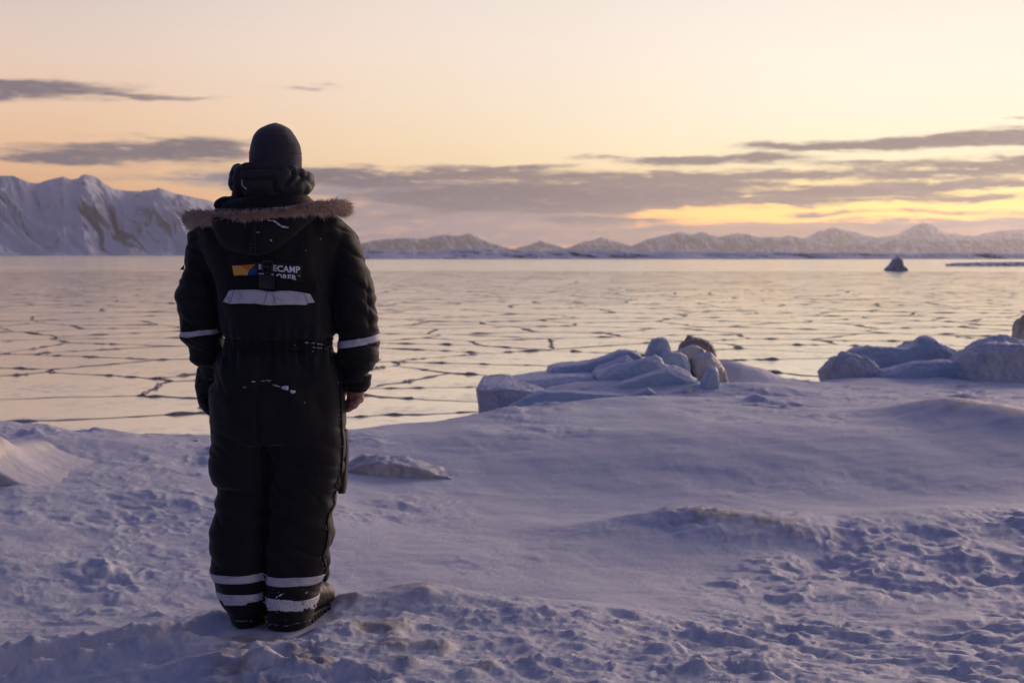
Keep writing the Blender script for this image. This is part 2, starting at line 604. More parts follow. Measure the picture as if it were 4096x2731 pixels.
def _pchip(xk, yk, x):
    """monotone cubic through the knots, along axis 0 of yk"""
    h = np.diff(xk)
    d = np.diff(yk, axis=0) / h[:, None]
    m = np.zeros_like(yk)
    m[1:-1] = np.where(d[:-1] * d[1:] > 0, 2 * d[:-1] * d[1:] / (d[:-1] + d[1:] + 1e-12), 0)
    m[0], m[-1] = d[0], d[-1]
    i = np.clip(np.searchsorted(xk, x) - 1, 0, len(h) - 1)
    t = ((x - xk[i]) / h[i])[:, None]
    hh = h[i][:, None]
    return (yk[i] * (1 + 2 * t) * (1 - t) ** 2 + m[i] * hh * t * (1 - t) ** 2 +
            yk[i + 1] * t * t * (3 - 2 * t) + m[i + 1] * hh * t * t * (t - 1))


def _bumps(x, y):
    """single drifts and humps: (pixel u, depth, across, along, height, turn)"""
    z = np.zeros_like(x)
    dirt = np.zeros_like(x)
    for (u, Y, sx, sy, hgt, rot, dk) in [
            (3740, 12.3, .55, .45, .13, -.5, .75), (3950, 11.9, .60, .40, .10, -.6, .85), (4200, 11.4, .7, .4, .10, -.5, .8),
            (2660, 8.1, .50, .34, .055, -.2, .10), (2900, 7.95, .55, .30, .060, -.35, .8), (3130, 7.75, .45, .26, .035, -.4, .7),
            (3830, 8.3, .8, .45, .075, 0, .12), (3400, 8.0, .5, .35, .03, 0, 0), (2300, 7.6, .6, .3, .02, .3, 0),
            (2150, 13.0, .8, .5, .05, .2, .25), (2420, 13.8, .6, .35, .06, .1, .4), (2640, 14.2, .5, .35, .05, 0, .2),
            (3050, 15.5, .8, .5, .10, .2, .1), (2830, 18.6, .42, .6, .30, 0, .1), (2950, 18.6, .42, .6, .20, 0, .05), (3060, 18.6, .45, .6, .12, 0, .05), (3180, 18.6, .5, .6, .05, 0, 0), (2450, 16.3, 1.5, .8, .22, -.1, 0), (2200, 16.8, .9, .6, .12, 0, 0), (2600, 17.3, 1.0, .6, .16, 0, 0),
            (3250, 14.2, .6, .3, .04, 0, 0), (3600, 19.8, 1.5, .7, .10, 0, 0), (180, 10.8, .8, .35, .05, .2, .4),
            (-60, 12.4, .8, .6, .12, 0, .3), (450, 11.2, .8, .35, .03, .1, .35),
            (1400, 5.55, .20, .16, .025, .2, .6), (1640, 5.58, .20, .16, .045, .2, .6), (1900, 5.5, .2, .16, .025, .2, .4),
            (1690, 5.45, .12, .20, .02, -.2, .6), (1290, 5.0, .18, .15, .045, .5, .55), (1000, 4.85, .26, .16, .02, 0, .5),
            (1200, 4.6, .18, .14, .025, .3, .55), (900, 4.55, .3, .2, .02, .2, .5), (1560, 4.45, .18, .16, .035, .3, .5),
            (1050, 4.35, .3, .16, .025, .2, .55), (700, 4.4, .25, .2, .015, 0, .35), (3180, 4.55, .28, .18, .045, .4, .1),
            (2900, 4.75, .3, .18, .03, .3, .0), (3360, 5.05, .07, .05, .025, .4, .5), (3560, 5.55, .06, .05, .02, .4, .6),
            (3700, 6.0, .09, .06, -.012, 0, .5), (3500, 5.9, .2, .12, -.025, .2, 0), (3800, 5.6, .25, .12, -.02, .2, 0),
            (3850, 6.9, .25, .12, -.02, 0, 0)]:
        cx = (u - CX) / F_PX * Y
        dx, dy = x - cx, y - Y
        c, s = math.cos(rot), math.sin(rot)
        a, b = (dx * c + dy * s) / sx, (-dx * s + dy * c) / sy
        g = np.exp(-(a * a + b * b))
        z += hgt * g
        dirt = np.maximum(dirt, dk * np.exp(-(a * a + b * b) * 1.3))
    return z, dirt


def trench(x, y):
    """the boot-ploughed groove that leads up to the mound from the left"""
    pts = [P(-40, 2690, 4.75), P(300, 2640, 4.9), P(620, 2560, 5.0), P(860, 2490, 5.15)]
    best = np.full_like(x, 9.0)
    for p, q in zip(pts[:-1], pts[1:]):
        d = q[:2] - p[:2]
        t = np.clip(((x - p[0]) * d[0] + (y - p[1]) * d[1]) / (d @ d), 0, 1)
        best = np.minimum(best, np.hypot(x - p[0] - t * d[0], y - p[1] - t * d[1]))
    return best


def ground(x, y, fine=True):
    shp = x.shape
    x, y = x.ravel(), y.ravel()
    Yc = np.clip(y, 1.5, 34)
    u = CX + F_PX * x / Yc
    cols = _pchip(_Y, _Z, Yc)                          # n x columns
    uu = np.clip(u, _U[0], _U[-1])
    j = np.clip(np.searchsorted(_U, uu) - 1, 0, len(_U) - 2)
    t = (uu - _U[j]) / (_U[j + 1] - _U[j])
    t = t * t * (3 - 2 * t) * 0.5 + t * 0.5
    r = np.arange(len(x))
    z = cols[r, j] * (1 - t) + cols[r, j + 1] * t
    b, dirt = _bumps(x, y)
    z = z + b
    z = z + 0.035 * fbm2(x * .55, y * .55, 3, 3) + 0.02 * fbm2(x * 1.5 + .3 * y, y * 1.5, 3, 9)
    if fine:
        far = np.clip(y / 6.0, 1, 2.2)
        # where the crust is pebbled and where the wind has swept it smooth
        rough = fbm2(x * .8 + 3, y * .55, 4, 21)
        mound = np.exp(-(np.maximum(y - 5.3, 0) / 0.32) ** 2) * sstep(u, 350, 1100) * (1 - sstep(u, 2700, 3600))
        rightlow = sstep(u, 2300, 3000) * (1 - sstep(y, 8.0, 8.6))
        leftf = (1 - sstep(u, 700, 1100)) * sstep(y, 5.3, 6.0)
        smooth_band = np.exp(-((y - 9.2) / .75) ** 2) * sstep(u, 1700, 2300) + np.exp(-((y - 6.9) / .8) ** 2) * sstep(u, 900, 1300) * (1 - sstep(u, 2700, 3300))
        smooth_slope = np.exp(-((y - 10.4) / .75) ** 2) * sstep(u, 1500, 2200)
        m = 0.26 + 0.9 * rough + 0.75 * mound + 0.5 * rightlow + 0.45 * leftf - 0.9 * smooth_band - 0.6 * smooth_slope + 0.5 * sstep(y, 13, 15) * 0.5
        m = np.clip(m, 0.03, 1.0)
        wx, wy = x + .05 * fbm2(x * 6, y * 6, 2, 41), y + .05 * fbm2(x * 6, y * 6, 2, 43)
        # wind-cut crust: close-set lumps with crisp edges, drawn out along the wind, steeper on the lee side
        k = 1 / far ** .55
        p1 = fbm2(wx * 4.6 * k + .6 * wy, wy * 6.0 * k, 3, 51)
        sk = .030 * p1
        p2 = fbm2((wx - sk) * 10.5 * k + 1.5 * wy * k, (wy - sk) * 15.5 * k, 2, 61)
        p3 = fbm2((wx - sk) * 23 * k + 3 * wy * k, (wy - sk) * 33 * k, 3, 71)
        lump2 = np.maximum(p2 + .04, 0) ** .85
        lump3 = np.maximum(p3 + .05, 0) ** .85
        clus = np.clip(.35 + 1.6 * p1 + .9 * fbm2(x * 1.9, y * 1.9, 2, 77), 0, 1.2)
        # scarps: the crust has been cut back in thin layers, each with a ragged edge
        hh = .058 * fbm2(wx * 2.5 * k + .9 * wy, wy * 5.0 * k, 5, 121, .58) + .03 * p1
        stp = .0125
        tq = hh / stp
        fl = np.floor(tq)
        terr = (fl + sstep(tq - fl, .52, .98)) * stp
        hh2 = .032 * fbm2(wx * 4.6 * k + 1.2 * wy, wy * 8.5 * k, 4, 127, .6)
        tq2 = hh2 / .0075
        terr = terr + (np.floor(tq2) + sstep(tq2 - np.floor(tq2), .5, .98)) * .0075 * clus
        sas = sstep(fbm2(x * .9 + 5, y * .7, 3, 131) + .25 * rightlow + .2 * leftf * 0 - .1, -.1, .25)
        z = z + np.clip(m + .15, 0, 1) * (.25 + .75 * sas) * (0.3 * hh + 0.95 * terr) * (0.7 + .3 * far)
        z = z + m * (1 - .45 * sas) * (0.015 * lump2 * clus + 0.0125 * lump3 * (.35 + clus)) * (0.7 + .3 * far)
        # flow-lines drawn by the wind on the firmer snow
        z = z + .004 * fbm2(x * 1.1 + y * 2.2, (y - .25 * x) * 9, 3, 141) * sstep(y, 5.2, 7)
        # fine ripples on the swept snow
        rip = sstep(u, 2350, 2700) * (1 - sstep(u, 3500, 3800)) * np.exp(-((y - 5.75) / .45) ** 2)
        ph = (y * 1.0 + .25 * x + .05 * fbm2(x * 3, y * 3, 2, 81)) * 2 * np.pi / .055
        z = z + rip * .0022 * np.sin(ph)
        z = z + (1 - m) * .0022 * fbm2(x * 9, y * 26, 3, 91)
        # smooth knobs of bare ice on the mound by the boots
        kn = fbm2(x * 4.2, y * 4.2, 2, 101)
        z = z + mound * (0.030 * sstep(kn, .05, .6) + .012 * np.maximum(fbm2(x * 16, y * 18, 4, 107, .6), -.15))
        dirt = np.maximum(dirt, mound * .78 * sstep(kn + .35 * (1 - sstep(u, 1150, 1700)) + .25 * fbm2(x * 14, y * 14, 3, 103), .05, .5) * (1 - sstep(u, 1900, 2400)))
        dirt = dirt * np.clip(.45 + 1.2 * fbm2(x * 7, y * 7, 4, 105) + .35, 0, 1.15)
        tr = trench(x, y)
        crumb = fbm2(x * 12, y * 12, 4, 111)
        z = z - .085 * np.exp(-(tr / .10) ** 4) + .030 * np.exp(-((tr - .17) / .05) ** 2) * (1 + 1.2 * crumb)
        z = z + .022 * np.exp(-(tr / .22) ** 2) * np.maximum(crumb, 0)
        # a flat-trodden stand under the boots
        sx0, sy0 = P(1085, 2490, 5.24)[0], 5.16
        f = np.exp(-(((x - sx0) / .23) ** 2 + ((y - sy0) / .37) ** 2) ** 2)
        z = z * (1 - f) + FOOT_Z * f
    return z.reshape(shp), dirt.reshape(shp)


FOOT_Z = P(1060, 2494, 5.24)[2]


def build_ground():
    na, ny = 900, 1000
    a = np.tan(np.linspace(-math.radians(34), math.radians(34), na))
    y = np.exp(np.linspace(math.log(2.2), math.log(33), ny))
    X = y[:, None] * a[None, :]
    Yy = np.repeat(y[:, None], na, 1)
    Z, D = ground(X, Yy)
    v = np.stack([X, Yy, Z], -1).reshape(-1, 3)
    f = grid_faces(ny, na)
    # coarser snow behind and beside the photographer
    gx, gy = np.meshgrid(np.linspace(-40, 40, 81), np.linspace(-40, 12.4, 54))
    gz = 1.02 + 0.05 * fbm2(gx * .3, gy * .3, 3, 7) - 0.12 * np.clip(gy - 8, 0, 9)
    v2 = np.stack([gx, gy, gz], -1).reshape(-1, 3)
    f2 = grid_faces(54, 81) + len(v)
    me = bpy.data.meshes.new('snow_ground')
    vv = np.concatenate([v, v2])
    ff = np.concatenate([f, f2])
    me.vertices.add(len(vv))
    me.vertices.foreach_set('co', vv.ravel())
    me.loops.add(len(ff) * 4)
    me.loops.foreach_set('vertex_index', ff.ravel().astype(np.int32))
    me.polygons.add(len(ff))
    me.polygons.foreach_set('loop_start', np.arange(len(ff), dtype=np.int32) * 4)
    me.polygons.foreach_set('use_smooth', np.ones(len(ff), bool))
    at = me.attributes.new('dirt', 'FLOAT', 'POINT')
    at.data.foreach_set('value', np.concatenate([D.ravel(), np.zeros(len(v2))]).astype(np.float32))
    me.update(calc_edges=True)
    me.validate()
    me.materials.append(M_SNOW)
    o = bpy.data.objects.new('snow_ground', me)
    COL.objects.link(o)
    return tag(o, 'wind packed snow bank with drifts and pebbled crust in the foreground', kind='structure')


build_ground()


# ================================================================== frozen sea
def mat_sea_ice(name, near):
    def fn(N, bs, co):
        n1 = N.noise(co, 0.35 if near else 0.02, 5, 0.6)
        n2 = N.noise(co, 3.0 if near else 0.12, 5, 0.65)
        frost = N.step(N.m('MULTIPLY_ADD', n2, 0.5, N.m('MULTIPLY', n1, 0.6)), 0.52, 0.75)
        N.put(bs.inputs['Base Color'], N.mix(frost, (0.22, 0.20, 0.20, 1), (0.46, 0.43, 0.43, 1)))
        N.put(bs.inputs['Roughness'], N.m('MULTIPLY_ADD', frost, 0.13, 0.10))
        bs.inputs['IOR'].default_value = 1.6
        bs.inputs['Specular IOR Level'].default_value = 0.9
        N.put(bs.inputs['Coat Weight'], N.m('MULTIPLY_ADD', frost, -0.45, 0.95))
        bs.inputs['Coat IOR'].default_value = 1.8
        N.put(bs.inputs['Coat Roughness'], N.m('MULTIPLY_ADD', frost, 0.16, 0.14))
        bump(N, bs, N.m('MULTIPLY_ADD', N.noise(co, 1.6, 5, 0.6), 0.8, N.noise(co, 22, 4, 0.6)), 0.2, 0.01 if near else 0.03)
    return material(name, fn)


M_PLATE = mat_sea_ice('new_sea_ice', True)
M_FARICE = mat_sea_ice('distant_sea_ice', False)
M_RIM = plain('rafted_slush', (0.38, 0.345, 0.335, 1), 0.8, 0.1, 0.35, 9, 0.5, 0.02)
M_SLUSH = plain('dark_slush_water', (0.034, 0.048, 0.080, 1), 0.6, 0.25, 0.3, 2.0, 0.3, 0.02)


def build_sea():
    R = 17500.0
    sea = mesh_obj('sea', [(-R, 8, 0), (R, 8, 0), (R, R, 0), (-R, R, 0)], [[0, 1, 2, 3]], M_SLUSH, smooth=False)
    tag(sea, 'dark slushy sea water between the plates of new ice', kind='structure')
    fr = 255.0
    n = 90
    th = np.linspace(-math.radians(70), math.radians(70), n)
    v, rs = [], [fr, 420, 900, 2400, 7000, 17000]
    for r in rs:
        v += [(r * math.sin(t), r * math.cos(t), 0.03) for t in th]
    far = mesh_obj('sea_ice_sheet', v, grid_faces(len(rs), n), M_FARICE, smooth=False)
    tag(far, 'far smooth sheet of pale sea ice reaching the opposite shore', kind='structure')

    # plates: seeds on a jittered lattice, each clipped against its neighbours
    cell = 2.9
    rng = np.random.default_rng(5)

    def seed(i, j):
        h = np.random.default_rng((i + 500) * 4099 + j + 500).uniform(-.46, .46, 2)
        return np.array([(i + h[0] + .5 * (j & 1)) * cell * 1.35, (j + h[1]) * cell * 0.92])

    def here(i, j):
        return _perm[(_perm[(i * 7 + 91) & 255] + j * 13) & 255] > 118

    def wob(p):
        q = np.array(p)
        return q + np.stack([.30 * fbm2(q[:, 0] * 1.1, q[:, 1] * 1.1, 5, 201, .62), .22 * fbm2(q[:, 0] * 1.1, q[:, 1] * 1.1, 5, 207, .62)], 1)

    plates = []
    for j in range(int(14 / (cell * .92)), int(262 / (cell * .92))):
        yj = j * cell * .92
        lim = (0.42 * yj + 10) / (cell * 1.35)
        for i in range(int(-lim), int(lim) + 1):
            if not here(i, j):
                continue
            c = seed(i, j)
            if c[1] < 14 or math.hypot(*c) > 258:
                continue
            # far plates are drawn plainer
            poly = [c + np.array(d) * cell * 3.2 for d in ((-1, -1), (1, -1), (1, 1), (-1, 1))]
            for dj in (-3, -2, -1, 0, 1, 2, 3):
                for di in (-3, -2, -1, 0, 1, 2, 3):
                    if (di or dj) and poly and here(i + di, j + dj):
                        s = seed(i + di, j + dj)
                        mid, nn = (c + s) / 2, s - c
                        out = []
                        dd = [(p - mid) @ nn for p in poly]
                        for k in range(len(poly)):
                            a, b, da, db = poly[k], poly[(k + 1) % len(poly)], dd[k], dd[(k + 1) % len(poly)]
                            if da <= 0:
                                out.append(a)
                            if (da < 0) != (db < 0):
                                out.append(a + (b - a) * (da / (da - db)))
                        poly = out
            if len(poly) >= 3:
                plates.append((c, np.array(poly)))

    def plate_mesh(c, poly, seglen):
        """a thin plate with a rubbed-up rim; returns verts, faces, rim flags"""
        pts = []
        for k in range(len(poly)):
            a, b = poly[k], poly[(k + 1) % len(poly)]
            m = max(1, min(30, int(np.linalg.norm(b - a) / seglen)))
            pts += [a + (b - a) * t / m for t in range(m)]
        out = wob(np.array(pts))
        ctr = out.mean(0)
        g = .5 + .5 * perlin2(out[:, 0] * .55, out[:, 1] * .55, 301)       # how open the lead is here
        far = np.clip((c[1] - 40) / 140, 0, 1)
        gap = .005 + .09 * np.clip(g - .2, 0, 1) ** 1.7 + .05 * np.clip(fbm2(out[:, 0] * 4, out[:, 1] * 4, 3, 315, .65), 0, 1)
        d = out - ctr
        L = np.linalg.norm(d, axis=1)[:, None]
        o1 = ctr + d * (1 - gap[:, None] / L)
        width = (.03 + .16 * np.clip(perlin2(out[:, 0] * .9, out[:, 1] * .9, 305) + .25, 0, 1))[:, None]
        o2 = ctr + d * (1 - (gap[:, None] + width) / L)
        tilt = rng.normal(0, .0012, 2)
        zt = lambda q: .045 + (q - ctr) @ tilt
        hump = (.004 + .13 * float(np.clip(34 / c[1], .10, 1)) * np.clip(perlin2(out[:, 0] * 1.5, out[:, 1] * 1.5, 309) * .7 + .9 * fbm2(out[:, 0] * 5, out[:, 1] * 5, 3, 311, .65) - .10, 0, 1) ** 1.1)
        n = len(out)
        v = np.concatenate([np.c_[o1, np.full(n, -.05)], np.c_[o1, zt(o1) + hump * .4], np.c_[(o1 + o2) / 2, zt(o1) + hump],
                            np.c_[o2, zt(o2)], [[ctr[0], ctr[1], zt(ctr)]]])
        f, mi = [], []
        for r in range(3):
            for k in range(n):
                f.append([r * n + k, r * n + (k + 1) % n, (r + 1) * n + (k + 1) % n, (r + 1) * n + k])
                mi.append(1)
        for k in range(n):
            f.append([3 * n + k, 3 * n + (k + 1) % n, 4 * n])
            mi.append(0)
        return v, f, mi

    def link(name, v, f, mi, loc=(0, 0, 0)):
        o = mesh_obj(name, np.asarray(v) - np.array(loc), f, [M_PLATE, M_RIM], None, smooth=False)
        o.data.polygons.foreach_set('material_index', mi)
        o.parent = sea
        o.location = loc
        return o

    def score(pl):
        (cx, cy), _ = pl
        u = CX + F_PX * cx / cy
        vis = cy > 23.5 and -150 < u < 4250
        return cy if vis else 1e6 + cy
    plates.sort(key=score)
    for c, poly in plates[:290]:
        v, f, mi = plate_mesh(c, poly, .16 if c[1] < 48 else .34)
        link('ice_plate', v, f, mi, (c[0], c[1], 0))
    V, F, MI, n = [], [], [], 0
    for c, poly in plates[290:]:
        v, f, mi = plate_mesh(c, poly, 1.2)
        V.append(v)
        F += [[q + n for q in ff] for ff in f]
        MI += mi
        n += len(v)
    o = link('ice_plates', np.concatenate(V), F, MI)
    tag(o, kind='stuff')
    return sea


SEA = build_sea()


# ================================================================== mountains and far shores
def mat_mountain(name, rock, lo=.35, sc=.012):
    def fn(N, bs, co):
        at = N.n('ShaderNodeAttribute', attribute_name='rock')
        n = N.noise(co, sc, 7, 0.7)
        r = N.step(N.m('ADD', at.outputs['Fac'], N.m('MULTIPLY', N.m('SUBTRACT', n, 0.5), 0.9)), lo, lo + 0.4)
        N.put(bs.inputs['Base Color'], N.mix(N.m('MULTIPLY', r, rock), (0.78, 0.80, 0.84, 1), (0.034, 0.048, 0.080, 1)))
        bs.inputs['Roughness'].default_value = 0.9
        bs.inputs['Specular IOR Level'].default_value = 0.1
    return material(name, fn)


M_MTN = mat_mountain('snowy_rock', 0.85)
M_MTN_FAR = mat_mountain('far_snowy_rock_painted_shade', 0.9, .02, .004)  # extra dark rock over the snow paints cloud shadow into the far ranges
M_COAST = mat_mountain('snowy_low_shore', 0.9)


def ridge_range(name, label, line, Y0, depth, mat, seed, rough=1.0, n=420, nd=70, cat='mountain', rockbias=0.0, back=0.7, kscale=1.0):
    """a real range: the crest follows the skyline, the near flank runs down to the shore in spurs and gullies,
    the far flank falls away behind"""
    pu = np.array([p[0] for p in line], float) * 1.7415
    pv = np.array([p[1] for p in line], float) * 1.7415
    u = np.linspace(pu[0], pu[-1], n)
    v = np.interp(u, pu, pv)
    ang = (u - CX) / F_PX
    Yc = Y0 + depth
    crest = np.maximum(CAM_Z + (HORIZON - v) / F_PX * Yc, 0.5)
    hmax = crest.max()
    k = 2 * np.pi
    crest = crest + hmax * (.014 if Y0 < 6000 else .05) * rough * fbm2(u * .02, u * 0, 4, seed)
    t = np.concatenate([np.linspace(0, 1, nd), 1 + np.linspace(0, 1, nd // 3)[1:] * back])
    T, A = np.meshgrid(t, ang, indexing='ij')
    C = np.repeat(crest[None], len(t), 0)
    X = A * (Y0 + T * depth)
    kx0 = A * Yc / max(hmax, 1e-6)
    Yw = Y0 + T * depth + depth * .10 * fbm2(A * 60, T * 1.5, 3, seed + 3) * np.minimum(T, 1)
    ex = 1.3 + .9 * fbm2(kx0 * 1.5 + 1.5 * T, T * .6, 3, seed + 51) if Y0 > 2000 else 1.35
    up = np.where(T <= 1, np.clip(T, 0, 1) ** np.clip(ex, .7, 2.6), np.clip(1 - (T - 1) / back, 0, 1) ** 1.2)
    kx = A * Yc / max(hmax, 1e-6) * kscale
    kx = kx + .22 * fbm2(kx * 1.3, T * 2.2, 3, seed + 41)
    gul = 1 - 2 * np.abs(fbm2(kx * 2.4 + 2.3 * T, T * 1.1, 4, seed + 11))
    gul2 = fbm2(kx * 6 + 5.5 * T, T * 3.0, 5, seed + 17, .6)
    mid = np.clip(4 * np.clip(T, 0, 1) * (1 - np.clip(T, 0, 1)), 0, 1)
    Z = C * up + hmax * mid * rough * (.21 * (gul - .55) + .085 * gul2)
    Z = np.where(T <= 0, -0.3, np.maximum(Z, -.3))
    rk = np.clip(.36 + .55 * fbm2(kx * 1.7 + 1.6 * T, T * 1.7, 3, seed + 23) + 1.5 * fbm2(kx * 9.5 + 9 * T, T * 2.2, 5, seed + 33) + .25 * gul2, 0, 1) * mid ** .6 + rockbias * (fbm2(kx * 3, T * 3, 3, seed + 29) + .1)
    vtx = np.stack([X, Yw, Z], -1).reshape(-1, 3)
    o = mesh_obj(name, vtx, grid_faces(len(t), n), mat)
    at = o.data.attributes.new('rock', 'FLOAT', 'POINT')
    at.data.foreach_set('value', rk.ravel().astype(np.float32))
    tag(o, label, kind='structure')
    return o


ridge_range('mountain', 'steep snow covered mountain massif with dark rock faces rising at the left shore',
            [(-420, 470), (-300, 440), (-200, 455), (-90, 418), (0, 404), (40, 405), (75, 420), (95, 424), (150, 407), (170, 414),
             (200, 401), (215, 405), (245, 422), (270, 435), (310, 440), (350, 438), (372, 432), (410, 447), (450, 454), (480, 460),
             (520, 480), (580, 500), (640, 522), (700, 545), (760, 566), (850, 583)], 5200, 1500, M_MTN, 401, 1.0, 900, 150)
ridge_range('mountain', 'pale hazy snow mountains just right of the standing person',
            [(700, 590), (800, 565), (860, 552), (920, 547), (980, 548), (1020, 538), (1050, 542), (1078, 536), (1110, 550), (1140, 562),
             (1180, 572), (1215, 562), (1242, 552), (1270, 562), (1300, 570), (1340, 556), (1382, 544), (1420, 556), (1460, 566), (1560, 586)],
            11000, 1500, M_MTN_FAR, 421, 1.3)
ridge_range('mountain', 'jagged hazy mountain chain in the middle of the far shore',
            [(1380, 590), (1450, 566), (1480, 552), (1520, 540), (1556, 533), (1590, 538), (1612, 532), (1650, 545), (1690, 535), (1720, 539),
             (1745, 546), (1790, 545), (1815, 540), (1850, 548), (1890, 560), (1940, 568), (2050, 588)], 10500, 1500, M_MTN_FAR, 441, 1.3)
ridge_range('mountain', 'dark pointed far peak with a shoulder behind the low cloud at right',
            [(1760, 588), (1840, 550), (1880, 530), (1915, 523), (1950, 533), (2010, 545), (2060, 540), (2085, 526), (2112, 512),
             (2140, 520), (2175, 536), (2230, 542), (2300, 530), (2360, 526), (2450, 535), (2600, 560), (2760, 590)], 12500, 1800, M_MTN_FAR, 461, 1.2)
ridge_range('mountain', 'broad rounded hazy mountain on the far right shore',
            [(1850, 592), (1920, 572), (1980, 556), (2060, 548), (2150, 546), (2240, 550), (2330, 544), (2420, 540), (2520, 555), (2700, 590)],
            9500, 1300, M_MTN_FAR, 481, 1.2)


def low_coast():
    o = ridge_range('coast', 'low snowy rocky coast strip along the far edge of the sea ice',
                    [(640, 591), (760, 587), (860, 574), (960, 577), (1040, 573), (1100, 570), (1180, 573), (1260, 576), (1340, 571), (1420, 573),
                     (1500, 576), (1600, 577), (1720, 578), (1850, 580), (1980, 580), (2100, 582), (2200, 580), (2352, 582), (2600, 580), (2900, 588)],
                    930, 120, M_COAST, 501, 1.6, 900, 26, rockbias=.25, kscale=.10)
    return o


low_coast()
ridge_range('coast', 'thin dark skerry at the far right just beyond the drifting iceberg',
            [(2170, 606), (2200, 603), (2260, 602), (2352, 601), (2460, 600), (2600, 604)], 362, 12, M_COAST, 521, 2.0, 160, 14, rockbias=1.0, kscale=.3)


# ================================================================== air
def build_haze():
    g = Geo().box((0, 8950, 208), (17800, 9050, 212))
    o = mesh_obj('haze', g.verts(), g.f, None, smooth=False)
    m = bpy.data.materials.new('haze_air')
    m.use_nodes = True
    N = Nodes(m.node_tree)
    pv = N.n('ShaderNodeVolumePrincipled')
    pv.inputs['Color'].default_value = (0.85, 0.86, 0.91, 1)
    pv.inputs['Density'].default_value = HAZE
    pv.inputs['Anisotropy'].default_value = 0.6
    out = N.n('ShaderNodeOutputMaterial')
    N.put(out.inputs['Volume'], pv.outputs[0])
    o.data.materials.append(m)
    tag(o, kind='stuff')


HAZE = 0.00005
build_haze()


# ================================================================== broken ice along the shore
def ice_block(name, label, outline, Y, thick, mat, cat='ice block', group=None, conv=None, voxel=None, rnd=.05, rough=.03,
              lean=0.0, fade=0.93, foot=.35, seed=0, smooth=1, midpush=0.0, drop=.55, facet=14):
    """a solid block: its silhouette at depth Y, a thickness, worn edges and an uneven surface; the foot is sunk in the snow"""
    px = np.array([conv(*p) if conv else p for p in outline], float)
    cen = px.mean(0)
    pts = np.array([P(u, v, Y) for u, v in px])
    low = pts[:, 2].min()
    sink = pts.copy()
    # carry the lower edge down below the surface it stands on
    lowmask = pts[:, 2] < low + .12 * (pts[:, 2].max() - low + 1e-6) + .04
    sink[lowmask, 2] -= foot
    c = sink.mean(0)
    front = c + (sink - c) * np.array([fade, 1, 1])
    front[:, 1] = Y - thick * .28
    front[:, 2] = np.where(sink[:, 2] > c[2], c[2] + (sink[:, 2] - c[2]) * (fade - .06), sink[:, 2])
    mid = sink.copy()
    mid[:, 1] += midpush
    back = c + (sink - c) * np.array([fade, 1, 1])
    back[:, 1] = Y + thick * .72
    back[:, 2] = np.where(sink[:, 2] > c[2], c[2] + (sink[:, 2] - c[2]) * drop, sink[:, 2])
    mid2 = sink.copy()
    mid2[:, 1] = Y + thick * .22
    mid2[:, 2] = np.where(mid2[:, 2] > c[2], c[2] + (mid2[:, 2] - c[2]) * (.35 + .65 * drop), mid2[:, 2])
    back[:, 0] += lean
    g = Geo()
    g.rings([front, mid, mid2, back])
    ext = np.ptp(sink, axis=0).max()
    vx = voxel or max(ext / 120, .010)
    v, f, n = fuse(g, vx, smooth)
    if facet:
        # fracture faces: planes that shear the block off
        fr_ = np.random.default_rng(900 + seed)
        half = np.ptp(v, axis=0) / 2
        w = (v - v.mean(0)) / half
        for _ in range(facet):
            d_ = fr_.normal(size=3) * np.array([1, 1, .8])
            d_ /= np.linalg.norm(d_)
            if d_[2] < -.3:
                d_[2] *= -1
            pr = w @ d_
            hh = pr.max() * fr_.uniform(.87, .97)
            w = w - np.maximum(pr - hh, 0)[:, None] * d_ * .92
        v = w * half + v.mean(0)
        n = normals_of(v, f)
    a = fbm3(v * (1.0 / max(rnd * 5, .05)), 3, seed + 1)
    b = fbm3(v * 6.0 / max(ext, .3), 3, seed + 5)
    e2 = fbm3(v * 22.0 / max(ext, .5) , 4, seed + 9, .6)
    d = rough * .7 * a + rough * 1.1 * b + rough * 1.0 * np.minimum(e2, .2)
    v = v + n * d[:, None]
    o = mesh_obj(name, v, f, mat)
    place(o, (float(c[0]), float(Y), float(sink[:, 2].min())))
    tag(o, label, cat, group)
    return o


def c4(x, y): return 1850 + x / 1.96, 1250 + y / 1.96
def c5(x, y): return 3000 + x / 1.742, 800 + y / 1.742


G1 = 'broken ice slabs piled up on the shore'
ice_block('ice_slab', 'flat topped snow covered slab with a stained vertical end wall, left end of the ice pile',
          [(103, 600), (112, 570), (160, 552), (330, 548), (520, 575), (620, 600), (700, 640), (700, 800), (340, 830), (138, 830), (128, 700)],
          16.2, 1.5, M_ICE_GREY, 'ice slab', G1, c4, rough=.018, seed=1, fade=.96, drop=.97)
ice_block('ice_slab', 'long low sloping snow slab filling the back left of the ice pile',
          [(300, 545), (560, 505), (860, 485), (1060, 480), (1240, 525), (1260, 640), (900, 700), (420, 640)],
          16.9, 1.3, M_ICE, 'ice slab', G1, c4, rough=.015, seed=2, fade=.96, drop=.9)
ice_block('ice_slab', 'rearmost tilted slab, its long straight edge climbing from the sea to the upright chunk',
          [(590, 500), (670, 445), (700, 425), (950, 385), (1100, 340), (1230, 290), (1330, 278), (1395, 282), (1415, 350), (1420, 420), (900, 520)],
          17.6, .9, M_ICE, 'ice slab', G1, c4, rough=.015, seed=3, fade=.975)
ice_block('ice_slab', 'narrow tilted slab with a bright edge, second from the back in the ice pile',
          [(860, 485), (1050, 420), (1200, 360), (1285, 335), (1345, 372), (1360, 460), (1000, 520)],
          17.0, .7, M_ICE, 'ice slab', G1, c4, rough=.012, seed=4, fade=.975)
